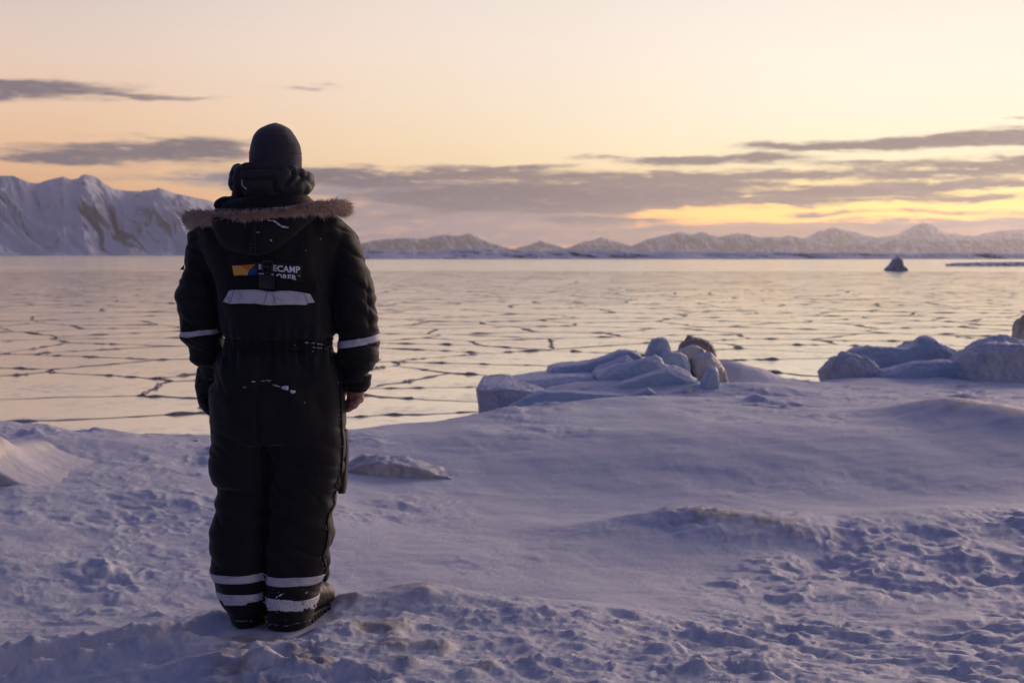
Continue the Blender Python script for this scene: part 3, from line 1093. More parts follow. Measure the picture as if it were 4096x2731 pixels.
ice_block('ice_slab', 'broad tilted slab with a rounded peak below the upright chunk',
          [(1030, 485), (1220, 405), (1400, 360), (1510, 333), (1545, 350), (1575, 395), (1650, 420), (1660, 500), (1250, 560)],
          16.5, .7, M_ICE, 'ice slab', G1, c4, rough=.014, seed=5, fade=.975)
ice_block('ice_slab', 'large wedge slab with a smooth blue grey face left of the standing pillar',
          [(1095, 600), (1300, 520), (1500, 455), (1640, 412), (1720, 402), (1765, 430), (1795, 500), (1850, 520), (1800, 660), (1500, 690), (1150, 640)],
          15.9, .8, M_ICE, 'ice slab', G1, c4, rough=.012, seed=6, fade=.975)
ice_block('ice_slab', 'long low front slab with a thin lit top edge at the foot of the pile',
          [(335, 800), (350, 725), (400, 655), (470, 622), (640, 608), (850, 606), (1200, 626), (1480, 642), (1600, 660), (1560, 800), (1100, 830), (600, 840)],
          15.4, .55, M_ICE, 'ice slab', G1, c4, rough=.010, seed=7, fade=.975)
ice_block('ice_chunk', 'upright rounded ice chunk standing on top of the ice pile',
          [(1440, 370), (1448, 270), (1480, 215), (1530, 192), (1570, 188), (1605, 205), (1628, 270), (1640, 380)],
          17.3, .5, M_ICE, 'ice block', G1, c4, rough=.012, seed=8)
ice_block('ice_chunk', 'dark dirty ice chunk, highest at the right of the pile',
          [(1705, 330), (1715, 235), (1745, 200), (1772, 178), (1850, 196), (1890, 200), (1940, 222), (1985, 280), (2012, 350), (1900, 380)],
          18.0, .55, M_ICE_DARK, 'ice block', G1, c4, rough=.025, seed=9)
ice_block('ice_chunk', 'grey flat sided chunk leaning in front of the dark dirty chunk',
          [(1650, 310), (1700, 285), (1780, 252), (1870, 246), (1895, 270), (1920, 320), (1900, 390), (1700, 390)],
          17.6, .45, M_ICE_TAN, 'ice block', G1, c4, rough=.012, seed=10)
ice_block('ice_chunk', 'bluish rounded chunk in the middle right of the pile',
          [(1525, 360), (1560, 302), (1610, 288), (1650, 300), (1700, 306), (1750, 330), (1782, 390), (1780, 460), (1600, 450)],
          17.0, .5, M_ICE, 'ice block', G1, c4, rough=.014, seed=11)
ice_block('ice_chunk', 'tan rounded chunk at the right shoulder of the pile above the pillar',
          [(1770, 400), (1790, 350), (1850, 322), (1930, 310), (1990, 340), (2050, 410), (2120, 470), (1900, 480)],
          17.1, .6, M_ICE_TAN, 'ice block', G1, c4, rough=.016, seed=12)
ice_block('ice_pillar', 'narrow pillar of ice standing upright at the right end of the pile',
          [(1865, 760), (1872, 620), (1882, 500), (1900, 440), (1945, 414), (1985, 420), (2000, 450), (2008, 560), (2030, 640), (2060, 700), (2040, 760)],
          15.4, .42, M_ICE, 'ice block', G1, c4, rough=.008, seed=13)
ice_block('ice_chunk', 'small angular chunk tucked against the foot of the pillar',
          [(1580, 660), (1640, 625), (1720, 600), (1800, 578), (1825, 600), (1870, 690), (1850, 740), (1650, 740)],
          15.2, .35, M_ICE_TAN, 'ice block', G1, c4, rough=.010, seed=14)
ice_block('ice_chunk', 'small pointed chunk in front of the large wedge slab',
          [(1300, 640), (1380, 600), (1450, 577), (1490, 600), (1540, 650), (1500, 720), (1350, 720)],
          15.3, .3, M_ICE, 'ice block', G1, c4, rough=.008, seed=15)
ice_block('ice_mound', 'smooth tan hump of ice in front of the pile left of the pillar',
          [(1420, 760), (1470, 700), (1530, 660), (1590, 645), (1640, 665), (1700, 715), (1770, 760), (1830, 800), (1500, 820)],
          14.7, .6, M_ICE_TAN, 'ice mound', G1, c4, rough=.012, facet=5, seed=16)
ice_block('ice_mound', 'low snowy hump with a pale crest at the very front of the pile',
          [(960, 765), (1100, 725), (1200, 715), (1250, 695), (1300, 688), (1370, 715), (1450, 750), (1520, 800), (1200, 830)],
          14.5, .6, M_ICE, 'ice mound', G1, c4, rough=.014, facet=5, seed=17)
for lab, x, y, s, Y, m in [('small brown lump of ice lying on the edge of the front slab', 1465, 640, 30, 15.2, M_ICE_DARK),
                           ('small orange tinged lump beside the smooth tan hump', 1440, 700, 36, 14.8, M_ICE_TAN),
                           ('tiny pale lump of ice on the long front slab', 1370, 622, 26, 15.35, M_ICE_TAN)]:
    ice_block('ice_lump', lab, [(x - s, y + s * .7), (x - s * .8, y - s * .2), (x, y - s * .6), (x + s * .8, y - s * .3), (x + s, y + s * .7)],
              Y, .14, m, 'ice lump', 'loose ice lumps', c4, rough=.008, seed=int(x), smooth=4, foot=.08)
ice_block('ice_rubble', 'frosted crumbly lump of ice at the foot of the long front slab',
          [(520, 790), (545, 755), (600, 738), (640, 735), (690, 728), (735, 730), (745, 770), (760, 800)], 14.9, .3, M_ICE_TAN,
          'ice lump', 'loose ice lumps', c4, rough=.03, seed=31, smooth=2, foot=.15)

G2 = 'big rounded ice boulders at the right shore'
ice_block('ice_boulder', 'brown stained ice boulder overhanging the sea, leftmost of the right shore boulders',
          [(528, 1190), (535, 1165), (575, 1105), (620, 1070), (660, 1048), (720, 1060), (790, 1080), (850, 1120), (900, 1180), (960, 1330), (640, 1345), (585, 1300), (545, 1250)],
          20.2, 1.0, M_ICE_GREY, 'ice boulder', G2, c5, rough=.035, seed=41)
ice_block('ice_boulder', 'long snow capped ice ridge with a notched horn behind the brown boulder',
          [(640, 1080), (720, 1036), (770, 1022), (815, 1012), (900, 1024), (1000, 1030), (1085, 1030), (1140, 992), (1165, 948), (1230, 946), (1285, 966),
           (1340, 1000), (1430, 1040), (1490, 1075), (1540, 1300), (900, 1320)], 21.2, 1.0, M_ICE, 'ice boulder', G2, c5, rough=.03, seed=42)
ice_block('ice_boulder', 'low sloping snowy ramp of ice between the brown boulder and the big right boulder',
          [(860, 1250), (960, 1185), (1060, 1140), (1170, 1114), (1300, 1112), (1440, 1110), (1540, 1150), (1560, 1310), (1000, 1335)],
          19.8, .9, M_ICE, 'ice boulder', G2, c5, rough=.022, seed=43)
ice_block('ice_boulder', 'biggest dirty ice boulder sloping up to the right frame edge',
          [(1425, 1290), (1460, 1220), (1500, 1120), (1540, 1040), (1580, 1000), (1650, 985), (1760, 985), (1860, 990), (1950, 1020), (2150, 1040), (2250, 1220), (1900, 1240), (1700, 1260)],
          19.4, 1.1, M_ICE_GREY, 'ice boulder', G2, c5, rough=.035, seed=44)
ice_block('ice_boulder', 'ragged ice crest rising just behind the biggest right boulder',
          [(1540, 1010), (1580, 975), (1640, 962), (1700, 938), (1780, 926), (1835, 932), (1860, 970), (1950, 990), (2000, 1100), (1600, 1100)],
          20.3, .7, M_ICE, 'ice boulder', G2, c5, rough=.03, seed=45)
ice_block('ice_stump', 'tall grey ice stump cut off by the right frame edge',
          [(1872, 1010), (1878, 900), (1884, 835), (1900, 800), (1930, 786), (1990, 780), (2040, 830), (2050, 1010)],
          22.5, .6, M_ICE_TAN, 'ice block', None, c5, rough=.02, seed=46)
ice_block('iceberg', 'small lone pyramid shaped iceberg drifting far out on the frozen sea',
          [(955, 497), (965, 478), (990, 458), (1000, 435), (1010, 428), (1014, 408), (1022, 402), (1030, 388), (1040, 405), (1052, 412), (1058, 440), (1062, 462), (1085, 475), (1112, 496)],
          262, 4.5, M_ICE_GREY, 'iceberg', None, c5, rough=.16, rnd=.25, foot=.5, seed=47, smooth=1, facet=0)


def cm(x, y): return 1300 + x / 1.68, 1650 + y / 1.68
def cl(x, y): return x / 1.387, 1600 + y / 1.387


ice_block('ice_boulder', 'half buried silty brown ice lump in the snow right of the person',
          [(60, 430), (120, 352), (190, 306), (240, 292), (262, 276), (300, 282), (335, 272), (400, 275), (450, 286), (520, 292), (580, 312), (620, 316), (700, 345), (760, 356), (820, 384), (880, 398), (980, 444), (1050, 490), (1090, 520), (900, 545), (600, 515), (300, 470)],
          10.3, .75, M_ICE_BROWN, 'ice boulder', None, cm, rough=.022, seed=51, facet=0, fade=.86, smooth=3, voxel=.014, rnd=.03, drop=.5)
ice_block('ice_mound', 'big smooth tan ice mound sloping into the picture at the left edge',
          [(-420, 560), (-330, 330), (-220, 210), (-110, 172), (-40, 178), (0, 196), (25, 225), (60, 285), (120, 335), (220, 396), (330, 444), (430, 474), (520, 494), (600, 512), (420, 560), (100, 580)],
          9.3, 1.3, M_ICE_SMOOTH, 'ice mound', None, cl, rough=.004, seed=52, facet=0, fade=.80, smooth=40, rnd=.12, drop=.45)
ice_block('ice_lump', 'small dark grey ice lump poking out of the snow near the left shoreline',
          [(1060, 200), (1070, 186), (1090, 182), (1110, 190), (1112, 202)], 11.3, .08, M_ICE_DARK, 'ice lump', 'loose ice lumps', cl, rough=.004, seed=53, smooth=3, foot=.05)


# ================================================================== the person
PX = F_PX / 5.24                 # pixels per metre at the person's depth
YB = 5.24
BASE = Vector((P(1065, 2497, YB)[0], YB, FOOT_Z))
person = empty('person', BASE)
tag(person, 'person seen from behind in black snowsuit with grey beanie and fur trimmed hood', 'person')


def mat_cloth(name, col, rough=.72, weave=900, crease=18, sheen=.14, bstr=.5, snowdust=0.0):
    def fn(N, bs, co):
        n = N.noise(co, crease, 4, .6)
        f = N.noise(co, weave, 2, .5)
        c = N.mix(n, scale_c(col, .8), scale_c(col, 1.25))
        N.put(bs.inputs['Base Color'], N.mix(N.m('MULTIPLY', f, .35), c, scale_c(col, 1.6)))
        bs.inputs['Roughness'].default_value = rough
        bs.inputs['Specular IOR Level'].default_value = .3
        bs.inputs['Sheen Weight'].default_value = sheen
        bs.inputs['Sheen Roughness'].default_value = .45
        bump(N, bs, N.m('MULTIPLY_ADD', f, .25, n), bstr, .006)
    return material(name, fn)


M_SUIT = mat_cloth('black_shell_cloth', (.0080, .0076, .0084, 1))
M_HOOD = mat_cloth('black_hood_cloth', (.0080, .0076, .0084, 1))
M_RIB = mat_cloth('black_ribbed_elastic', (.0070, .0066, .0072, 1), .9)
M_DOWN = mat_cloth('charcoal_quilted_nylon', (.030, .028, .031, 1), .68, 1200, 30, .1, .4)
M_KNIT = mat_cloth('charcoal_knit', (.038, .034, .042, 1), .95, 420, 220, .4, .45)
M_WEB = plain('black_webbing', (.014, .0135, .0145, 1), .7, .3, .2, 300, .4, .001)
M_PLASTIC = plain('black_buckle_plastic', (.022, .022, .026, 1), .42, .5, .1, 80, .1, .001)
M_LEATHER = plain('worn_black_leather', (.020, .018, .016, 1), .6, .5, .35, 40, .4, .003)
M_RUBBER = plain('dark_rubber_sole', (.020, .018, .015, 1), .65, .4, .3, 60, .4, .003)
M_GLOVE = plain('black_glove_leather', (.016, .0155, .0165, 1), .6, .4, .2, 60, .4, .003)
M_PATCH = plain('charcoal_patch_cloth', (.030, .028, .030, 1), .85, .2, .15, 500, .3, .001)
M_YELLOW = plain('mustard_print', lin(232, 176, 84), .8, .2, .06, 400)
M_ORANGE = plain('orange_print', lin(222, 124, 58), .8, .2, .06, 400)
M_BLUE = plain('blue_print', lin(24, 82, 140), .8, .2, .08, 400)
M_LETTER = plain('white_print', (.80, .80, .82, 1), .75, .2, .05, 400)
M_SEAM = plain('grey_stitching', (.16, .155, .165, 1), .8, .2, .2, 200)
M_SNOWBIT = plain('clinging_snow', (.84, .85, .88, 1), .7, .2, .04, 60, .5, .004)


def mat_tape():
    def fn(N, bs, co):
        n = N.noise(co, 24, 5, .65)
        N.put(bs.inputs['Base Color'], N.mix(N.step(n, .45, .75), (.62, .62, .66, 1), (.40, .39, .41, 1)))
        bs.inputs['Roughness'].default_value = .55
        bs.inputs['Specular IOR Level'].default_value = .4
        bump(N, bs, N.m('MULTIPLY_ADD', N.noise(co, 800, 2), .3, n), .35, .003)
    return material('silver_reflective_tape', fn)


def mat_fur():
    def fn(N, bs, co):
        at = N.n('ShaderNodeAttribute', attribute_name='tone')
        N.put(bs.inputs['Base Color'], N.ramp(at.outputs['Fac'], [(0.0, (.20, .11, .065, 1)), (.45, (.50, .32, .21, 1)), (1.0, (.80, .64, .50, 1))]))
        bs.inputs['Roughness'].default_value = .7
        bs.inputs['Specular IOR Level'].default_value = .25
        bs.inputs['Sheen Weight'].default_value = .4
    return material('tan_fur', fn)


def mat_skin():
    def fn(N, bs, co):
        n = N.noise(co, 45, 5, .6)
        N.put(bs.inputs['Base Color'], N.mix(n, (.42, .20, .15, 1), (.56, .31, .24, 1)))
        bs.inputs['Roughness'].default_value = .5
        bs.inputs['Specular IOR Level'].default_value = .35
        bs.inputs['Subsurface Weight'].default_value = .12
        bs.inputs['Subsurface Radius'].default_value = (.02, .008, .005)
        bump(N, bs, N.noise(co, 160, 5, .6), .35, .002)
    return material('skin', fn)


M_TAPE, M_FUR, M_SKIN = mat_tape(), mat_fur(), mat_skin()


def XZ(u, v):
    p = P(u, v, YB)
    return p[0], p[2]


def ring(v, uL, uR, yc, hd, k=40, n=2.3, tilt=0.0):
    """a horizontal section whose left and right edges stand at the given pixel columns"""
    xl, z = XZ(uL, v)
    xr, _ = XZ(uR, v)
    th = np.linspace(0, 2 * np.pi, k, endpoint=False)
    c, s = np.cos(th), np.sin(th)
    x = (xl + xr) / 2 + (xr - xl) / 2 * np.sign(c) * np.abs(c) ** (2 / n)
    y = yc + hd * np.sign(s) * np.abs(s) ** (2 / n)
    return np.stack([x, y, np.full(k, z) + tilt * (x - (xl + xr) / 2)], 1)


def densify(rows, step=14):
    rows = np.array(rows, float)
    vv = np.arange(rows[0, 0], rows[-1, 0] + .1, step)
    cols = [_pchip(rows[:, 0], rows[:, i:i + 1], vv)[:, 0] for i in range(1, rows.shape[1])]
    return np.stack([vv] + cols, 1)


TORSO = [(812, 990, 1185, 5.22, .10), (842, 875, 1305, 5.23, .135), (866, 815, 1350, 5.24, .150), (895, 785, 1385, 5.24, .162), (930, 772, 1405, 5.24, .174), (1000, 800, 1382, 5.24, .182), (1100, 848, 1352, 5.245, .188),
         (1200, 874, 1336, 5.25, .182), (1270, 884, 1334, 5.25, .180), (1322, 890, 1342, 5.25, .182), (1342, 896, 1338, 5.25, .178), (1356, 905, 1326, 5.25, .160),
         (1378, 903, 1326, 5.25, .158), (1396, 899, 1330, 5.25, .160), (1412, 885, 1340, 5.25, .172), (1445, 862, 1353, 5.25, .180), (1520, 851, 1371, 5.25, .186),
         (1600, 841, 1374, 5.245, .190), (1680, 840, 1379, 5.245, .182), (1760, 842, 1384, 5.25, .165)]
LEG_L = [(1640, 840, 1102, 5.245, 0.16), (1740, 845, 1099, 5.25, 0.15), (1825, 839, 1096, 5.25, 0.14), (1880, 840, 1094, 5.25, 0.135), (1917, 844, 1093, 5.25, 0.135), (1945, 853, 1093, 5.25, 0.124), (1962, 868, 1093, 5.25, 0.12), (2055, 862, 1087, 5.25, 0.118), (2126, 842, 1081, 5.25, 0.124), (2208, 845, 1076, 5.25, 0.128), (2259, 846, 1074, 5.25, 0.125), (2315, 850, 1071, 5.25, 0.122), (2361, 866, 1069, 5.25, 0.118), (2417, 889, 1067, 5.25, 0.112), (2453, 911, 1060, 5.255, 0.108), (2492, 930, 1047, 5.255, 0.106)]
LEG_R = [(1640, 1073, 1378, 5.245, 0.16), (1740, 1071, 1384, 5.245, 0.15), (1851, 1073, 1384, 5.245, 0.14), (1925, 1073, 1372, 5.245, 0.132), (1968, 1072, 1358, 5.24, 0.126), (2019, 1069, 1340, 5.24, 0.122), (2055, 1067, 1322, 5.24, 0.118), (2085, 1065, 1328, 5.24, 0.122), (2126, 1063, 1331, 5.24, 0.125), (2165, 1061, 1326, 5.24, 0.122), (2195, 1059, 1314, 5.24, 0.122), (2230, 1059, 1324, 5.24, 0.126), (2262, 1059, 1318, 5.24, 0.126), (2310, 1059, 1299, 5.235, 0.124), (2341, 1060, 1283, 5.23, 0.122), (2412, 1060, 1268, 5.23, 0.118), (2463, 1067, 1258, 5.23, 0.116), (2498, 1072, 1240, 5.23, 0.112)]
ARM_L = [(872, 812, 900, 5.25, .07), (895, 778, 898, 5.25, .088), (918, 764, 896, 5.25, .096), (945, 752, 895, 5.25, .098), (1000, 742, 888, 5.25, .102), (1053, 735, 880, 5.25, .103), (1100, 726, 878, 5.25, .103), (1139, 713, 880, 5.25, .102), (1196, 700, 882, 5.25, .100),
         (1230, 703, 882, 5.255, .098), (1265, 710, 880, 5.26, .096), (1300, 717, 878, 5.27, .095), (1335, 713, 880, 5.275, .094), (1365, 724, 884, 5.285, .092), (1384, 742, 886, 5.29, .09), (1440, 761, 884, 5.31, .084),
         (1486, 778, 880, 5.33, .076), (1505, 795, 876, 5.34, .066), (1522, 800, 872, 5.345, .058)]
ARM_R = [(868, 1280, 1345, 5.25, .07), (892, 1285, 1384, 5.25, .088), (926, 1290, 1418, 5.25, .098), (955, 1298, 1434, 5.25, .10), (985, 1305, 1444, 5.25, .102), (1070, 1318, 1476, 5.25, .104), (1139, 1328, 1497, 5.25, .103), (1196, 1333, 1502, 5.25, .102), (1225, 1334, 1505, 5.25, .100),
         (1282, 1340, 1509, 5.25, .098), (1300, 1343, 1509, 5.25, .096), (1348, 1357, 1517, 5.25, .095), (1404, 1352, 1513, 5.25, .092), (1440, 1358, 1507, 5.25, .088), (1486, 1373, 1499, 5.25, .080),
         (1508, 1379, 1480, 5.25, .070), (1540, 1381, 1478, 5.25, .062), (1562, 1390, 1466, 5.25, .054)]


def loft(g, rows, k=40, n=2.3, step=12):
    return g.rings([ring(r[0], r[1], r[2], r[3], r[4], k, n) for r in densify(rows, step)])


# ---- the coverall: one continuous garment
def build_suit():
    g = Geo()
    loft(g, TORSO, 48, 2.5)
    loft(g, LEG_L, 36, 2.3)
    loft(g, LEG_R, 36, 2.3)
    loft(g, ARM_L, 32, 2.2)
    loft(g, ARM_R, 32, 2.2)
    v, f, n = fuse(g, .0072, 3)
    x, y, z = v.T
    zz = lambda px: XZ(1000, px)[1]
    arm = np.where(z > zz(1560), 1.0, 0) * sstep(np.abs(x - XZ(1107, 1200)[0]), .20, .26)
    legs = 1 - sstep(z, zz(1720), zz(1600))
    mid = np.clip(1 - arm - legs, 0, 1)
    q = v - np.array(BASE)
    # sleeves bunch in rings, tighter towards the cuffs; trousers hang in long soft folds; the back blouses over the waist
    low = sstep(-z, -zz(1250), -zz(1500))
    fr = perlin3(q[:, 0] * 6, q[:, 1] * 6, q[:, 2] * 22 + 8 * q[:, 0], 3)
    fr2 = perlin3(q[:, 0] * 10, q[:, 1] * 9, q[:, 2] * 40, 5)
    kn_ = np.exp(-((z - zz(1990)) / .12) ** 2) + .8 * np.exp(-((z - zz(2230)) / .12) ** 2) + .6 * np.exp(-((z - zz(1760)) / .10) ** 2)
    crs = .5 - np.abs(perlin3(q[:, 0] * 5 + 2 * q[:, 2], q[:, 1] * 5, q[:, 2] * 17 + 7 * q[:, 0], 11)) * 2
    crs2 = .5 - np.abs(perlin3(q[:, 0] * 4, q[:, 1] * 4, q[:, 2] * 11 + 6 * q[:, 0], 12)) * 2
    d = -arm * .009 * np.maximum(crs, 0) ** 2 * 4 - legs * .007 * (.35 + kn_) * np.maximum(crs2, 0) ** 2 * 4 - mid * .006 * np.maximum(.5 - np.abs(perlin3(q[:, 0] * 9 + 3 * q[:, 2], q[:, 1] * 5, q[:, 2] * 5, 13)) * 2, 0) ** 2 * 4
    d = d + arm * (.014 * fr * (.7 + .8 * low) + .008 * fr2 * (.4 + low))
    kn = np.exp(-((z - zz(1990)) / .10) ** 2) + .8 * np.exp(-((z - zz(2230)) / .10) ** 2) + .9 * np.exp(-((z - zz(2440)) / .07) ** 2)
    d = d + legs * (.014 * perlin3(q[:, 0] * 5, q[:, 1] * 5, q[:, 2] * 6, 7) + .012 * kn * perlin3(q[:, 0] * 7, q[:, 1] * 7, q[:, 2] * 20 + 5 * q[:, 0], 8))
    d = d + mid * (.012 * perlin3(q[:, 0] * 13 + 3 * q[:, 2], q[:, 1] * 8, q[:, 2] * 4.5, 9) + .006 * perlin3(q[:, 0] * 22, q[:, 1] * 12, q[:, 2] * 12, 10))
    # gathers under the waistband and at the hem of the jacket part
    wb = np.exp(-((z - zz(1330)) / .03) ** 2) + np.exp(-((z - zz(1420)) / .035) ** 2)
    d = d + .0035 * wb * np.sin(q[:, 0] * 190 + 2 * fr) * (1 - arm)
    up_, vp_ = CX + (x - 0) / 5.05 * F_PX, 1019 + (CAM_Z - z) / 5.06 * F_PX
    calm = sstep(up_, 880, 930) * (1 - sstep(up_, 1220, 1265)) * sstep(vp_, 1015, 1045) * (1 - sstep(vp_, 1220, 1260)) * (n[:, 1] < 0)
    d = d * (1 - .85 * calm)
    backf = n[:, 1] < .2
    # seat seam and the line between the legs
    useam = np.interp(-z, [-zz(1400), -zz(1700), -zz(2000), -zz(2240), -zz(2500)], [XZ(1066, 1400)[0], XZ(1064, 1700)[0], XZ(1078, 2000)[0], XZ(1067, 2240)[0], XZ(1064, 2500)[0]])
    d = d - np.where(backf & (z < zz(1410)), (.006 + .006 * sstep(-z, -zz(1500), -zz(1750))) * np.exp(-((x - useam) / .010) ** 2), 0)
    # knee-height crease across both legs
    zc = np.interp(x, [XZ(850, 1945)[0], XZ(1000, 1950)[0], XZ(1090, 1945)[0], XZ(1240, 1955)[0], XZ(1370, 1960)[0]], [zz(1945), zz(1958), zz(1950), zz(1952), zz(1940)])
    d = d - np.where(backf, .006 * np.exp(-((z - zc) / .008) ** 2), 0)
    # shoulder seams and the curved seams at the seat
    for pts in ([(770, 990), (800, 960), (850, 945)], [(1310, 960), (1350, 985), (1390, 1020)], [(905, 1700), (960, 1672), (1010, 1665), (1060, 1668)], [(1075, 1688), (1130, 1692), (1180, 1705), (1230, 1720)],
                [(1480, 1120), (1484, 1200), (1490, 1290)]):
        w = np.array([XZ(*p) for p in pts])
        best = np.full(len(v), 9.0)
        for a, b in zip(w[:-1], w[1:]):
            e = b - a
            t = np.clip(((x - a[0]) * e[0] + (z - a[1]) * e[1]) / (e @ e), 0, 1)
            best = np.minimum(best, np.hypot(x - a[0] - t * e[0], z - a[1] - t * e[1]))
        d = d - np.where(backf, .004 * np.exp(-(best / .005) ** 2), 0)
    v = v + n * d[:, None]
    return v, f


SUIT_V, SUIT_F = build_suit()
coverall = mesh_obj('coverall', SUIT_V, SUIT_F, M_SUIT, person)
SUIT_BVH = BVHTree.FromPolygons(SUIT_V.tolist(), SUIT_F)


def hit(u, v, off=.002, bvh=None):
    """the point of the garment met when looking through (u, v), lifted off the cloth"""
    bvh = bvh or SUIT_BVH
    d = Vector(ray(u, v)).normalized()
    loc, nrm, _, _ = bvh.ray_cast(Vector(CAM), d)
    if loc is None:
        return None, None
    return np.array(loc + nrm * off), np.array(nrm)


def zs(u, v):          # 5.88x close-up of the back panel
    return 900 + u / 5.88, 1000 + v / 5.88


def k1(x, y): return 650 + x / 1.742, 450 + y / 1.742
def k2(x, y): return 650 + x / 1.96, 1200 + y / 1.96
def k3(x, y): return 650 + x / 1.96, 1800 + y / 1.96
def k6(x, y): return 840 + x / 4.2, 2250 + y / 4.2


def panel(name, top, bot, mat, parent, nu=40, nv=5, off=.003, bvh=None, thick=.0022, smooth=True):
    """a strip of cloth or tape laid on the garment between two edge lines given in pixels"""
    top, bot = np.array(top, float), np.array(bot, float)
    tt, tb = np.linspace(0, 1, len(top)), np.linspace(0, 1, len(bot))
    s = np.linspace(0, 1, nu)
    up = np.stack([np.interp(s, tt, top[:, 0]), np.interp(s, tt, top[:, 1])], 1)
    dn = np.stack([np.interp(s, tb, bot[:, 0]), np.interp(s, tb, bot[:, 1])], 1)
    V, ok = [], []
    for w in np.linspace(0, 1, nv):
        for q in up * (1 - w) + dn * w:
            p, n = hit(q[0], q[1], off, bvh)
            ok.append(p is not None)
            V.append(p if p is not None else P(q[0], q[1], YB))
    V = np.array(V)
    f = [q for q in grid_faces(nv, nu).tolist() if all(ok[i] for i in q)]
    o = mesh_obj(name, V, f, mat, parent)
    md = o.modifiers.new('thickness', 'SOLIDIFY')
    md.thickness = thick
    md.offset = 0
    return o


def band(name, c_uv, yc, v0, v1, mat, parent, off=.0018, rmax=.17, nt=96, nv=6, tilt=0.0, wav=0.0, seed=0, cut=None):
    """tape sewn round a sleeve or trouser leg"""
    cx = XZ(c_uv[0], c_uv[1])[0]
    z0, z1 = XZ(c_uv[0], v0)[1], XZ(c_uv[0], v1)[1]
    V, ok = [], []
    for r in range(nv):
        for k in range(nt):
            th = 2 * math.pi * k / nt
            dx, dy = math.cos(th), math.sin(th)
            z = z0 + (z1 - z0) * r / (nv - 1) + tilt * dx * .1 + wav * math.sin(2 * th + seed) + wav * .5 * math.sin(5 * th + 2 * seed)
            loc, nrm, _, dist = SUIT_BVH.ray_cast(Vector((cx, yc, z)), Vector((dx, dy, 0)))
            good = loc is not None and dist < rmax
            if good and cut is not None and cut(dx, dy):
                good = False
            ok.append(good)
            V.append(np.array(loc + nrm * off) if good else np.array([cx, yc, z]))
    f = [q for q in grid_faces(nv, nt, True).tolist() if all(ok[i] for i in q)]
    used = sorted({i for q in f for i in q})
    rm = {a: b for b, a in enumerate(used)}
    o = mesh_obj(name, np.array(V)[used], [[rm[i] for i in q] for q in f], mat, parent)
    md = o.modifiers.new('thickness', 'SOLIDIFY')
    md.thickness = .0016
    md.offset = 0
    return o


# reflective tape on sleeves, trousers and back
band('reflective_stripe', (797, 1330), 5.275, 1319, 1340, M_TAPE, coverall, rmax=.115, tilt=.10, wav=.0025, seed=1)
band('reflective_stripe', (1434, 1360), 5.25, 1351, 1379, M_TAPE, coverall, rmax=.115, tilt=.14, wav=.001, seed=2)
band('reflective_stripe', (956, 2310), 5.25, 2277, 2308, M_TAPE, coverall, rmax=.15, tilt=0.0, wav=.001, seed=3)
band('reflective_stripe', (1178, 2320), 5.235, 2282, 2316, M_TAPE, coverall, rmax=.15, tilt=.0, wav=.001, seed=4)
tl = band('reflective_stripe', (968, 2375), 5.25, 2354, 2384, M_TAPE, coverall, rmax=.14, wav=.001, seed=5)
tl['label'] = 'snow caked lower stripe'
tr = band('reflective_stripe', (1166, 2390), 5.235, 2370, 2405, M_TAPE, coverall, rmax=.14, wav=.001, seed=6)
tr['label'] = 'snow caked lower stripe'
panel('reflective_stripe', [zs(130, 940), zs(240, 925), zs(270, 922), zs(650, 915), zs(860, 932), zs(1020, 962), zs(1160, 965), zs(1350, 945), zs(1560, 948), zs(1840, 992), zs(1985, 1020)],
      [zs(5, 1200), zs(150, 1260), zs(400, 1252), zs(700, 1252), zs(900, 1282), zs(1080, 1295), zs(1350, 1282), zs(1600, 1282), zs(1900, 1290), zs(1925, 1246), zs(2090, 1225)],
      M_TAPE, coverall, 60, 6, .010)
# stitched edges and the puckers that gather the tape
for a, b in (((258, 930), (150, 1255)), ((1835, 990), (1925, 1260)), ((1010, 968), (920, 1270)), ((1125, 972), (1205, 1275))):
    panel('stitched_fold', [zs(*a), zs(a[0] + 9, a[1] + 2)][:2], [zs(*b), zs(b[0] + 9, b[1])], M_SEAM, coverall, 3, 8, .0125, thick=.001)

# elastic waistband: a gathered sleeve of ribbed elastic
wz = np.linspace(XZ(1110, 1352)[1], XZ(1110, 1402)[1], 9)
V = []
for i, z in enumerate(wz):
    for k in range(220):
        th = 2 * math.pi * k / 220
        loc, nrm, _, _ = SUIT_BVH.ray_cast(Vector((XZ(1113, 1380)[0], 5.25, z)), Vector((math.cos(th), math.sin(th), 0)))
        rr = np.array(loc) if loc else np.array([XZ(1113, 1380)[0] + .2 * math.cos(th), 5.25 + .16 * math.sin(th), z])
        out = np.array([math.cos(th), math.sin(th), 0])
        V.append(rr + out * (.0015 + .0022 * math.sin(k * 2 * math.pi * 62 / 220 + .6 * math.sin(k * .21)) + .0012 * math.sin(i * 2.2)))
mesh_obj('waistband', V, grid_faces(9, 220, True), M_RIB, coverall)

# ---- side zip of the right leg with its loose storm flap
zipline = [k2(1372, 470), k2(1385, 620), k2(1392, 760), k2(1398, 900), k2(1402, 1020), k2(1412, 1100), k2(1408, 1200), k2(1400, 1330), k2(1392, 1470),
           k3(1392, 330), k3(1352, 410), k3(1300, 495), k3(1288, 560), k3(1296, 640), k3(1278, 760), k3(1250, 830), k3(1276, 905), k3(1280, 960)]
zp = np.array(zipline)
ss = np.linspace(0, 1, 90)
zq = np.stack([np.interp(ss, np.linspace(0, 1, len(zp)), zp[:, i]) for i in (0, 1)], 1)
zg = Geo()
pp = []
for q in zq:
    for du in (0, -6, -12, -20, -30):
        p, n = hit(q[0] + du, q[1], .001)
        if p is not None and n[1] < -.12:
            pp.append(p)
            break
zg.chain(pp, [.0048] * len(pp), k=6)
mesh_obj('side_zip', zg.verts(), zg.f, M_RIB, coverall)
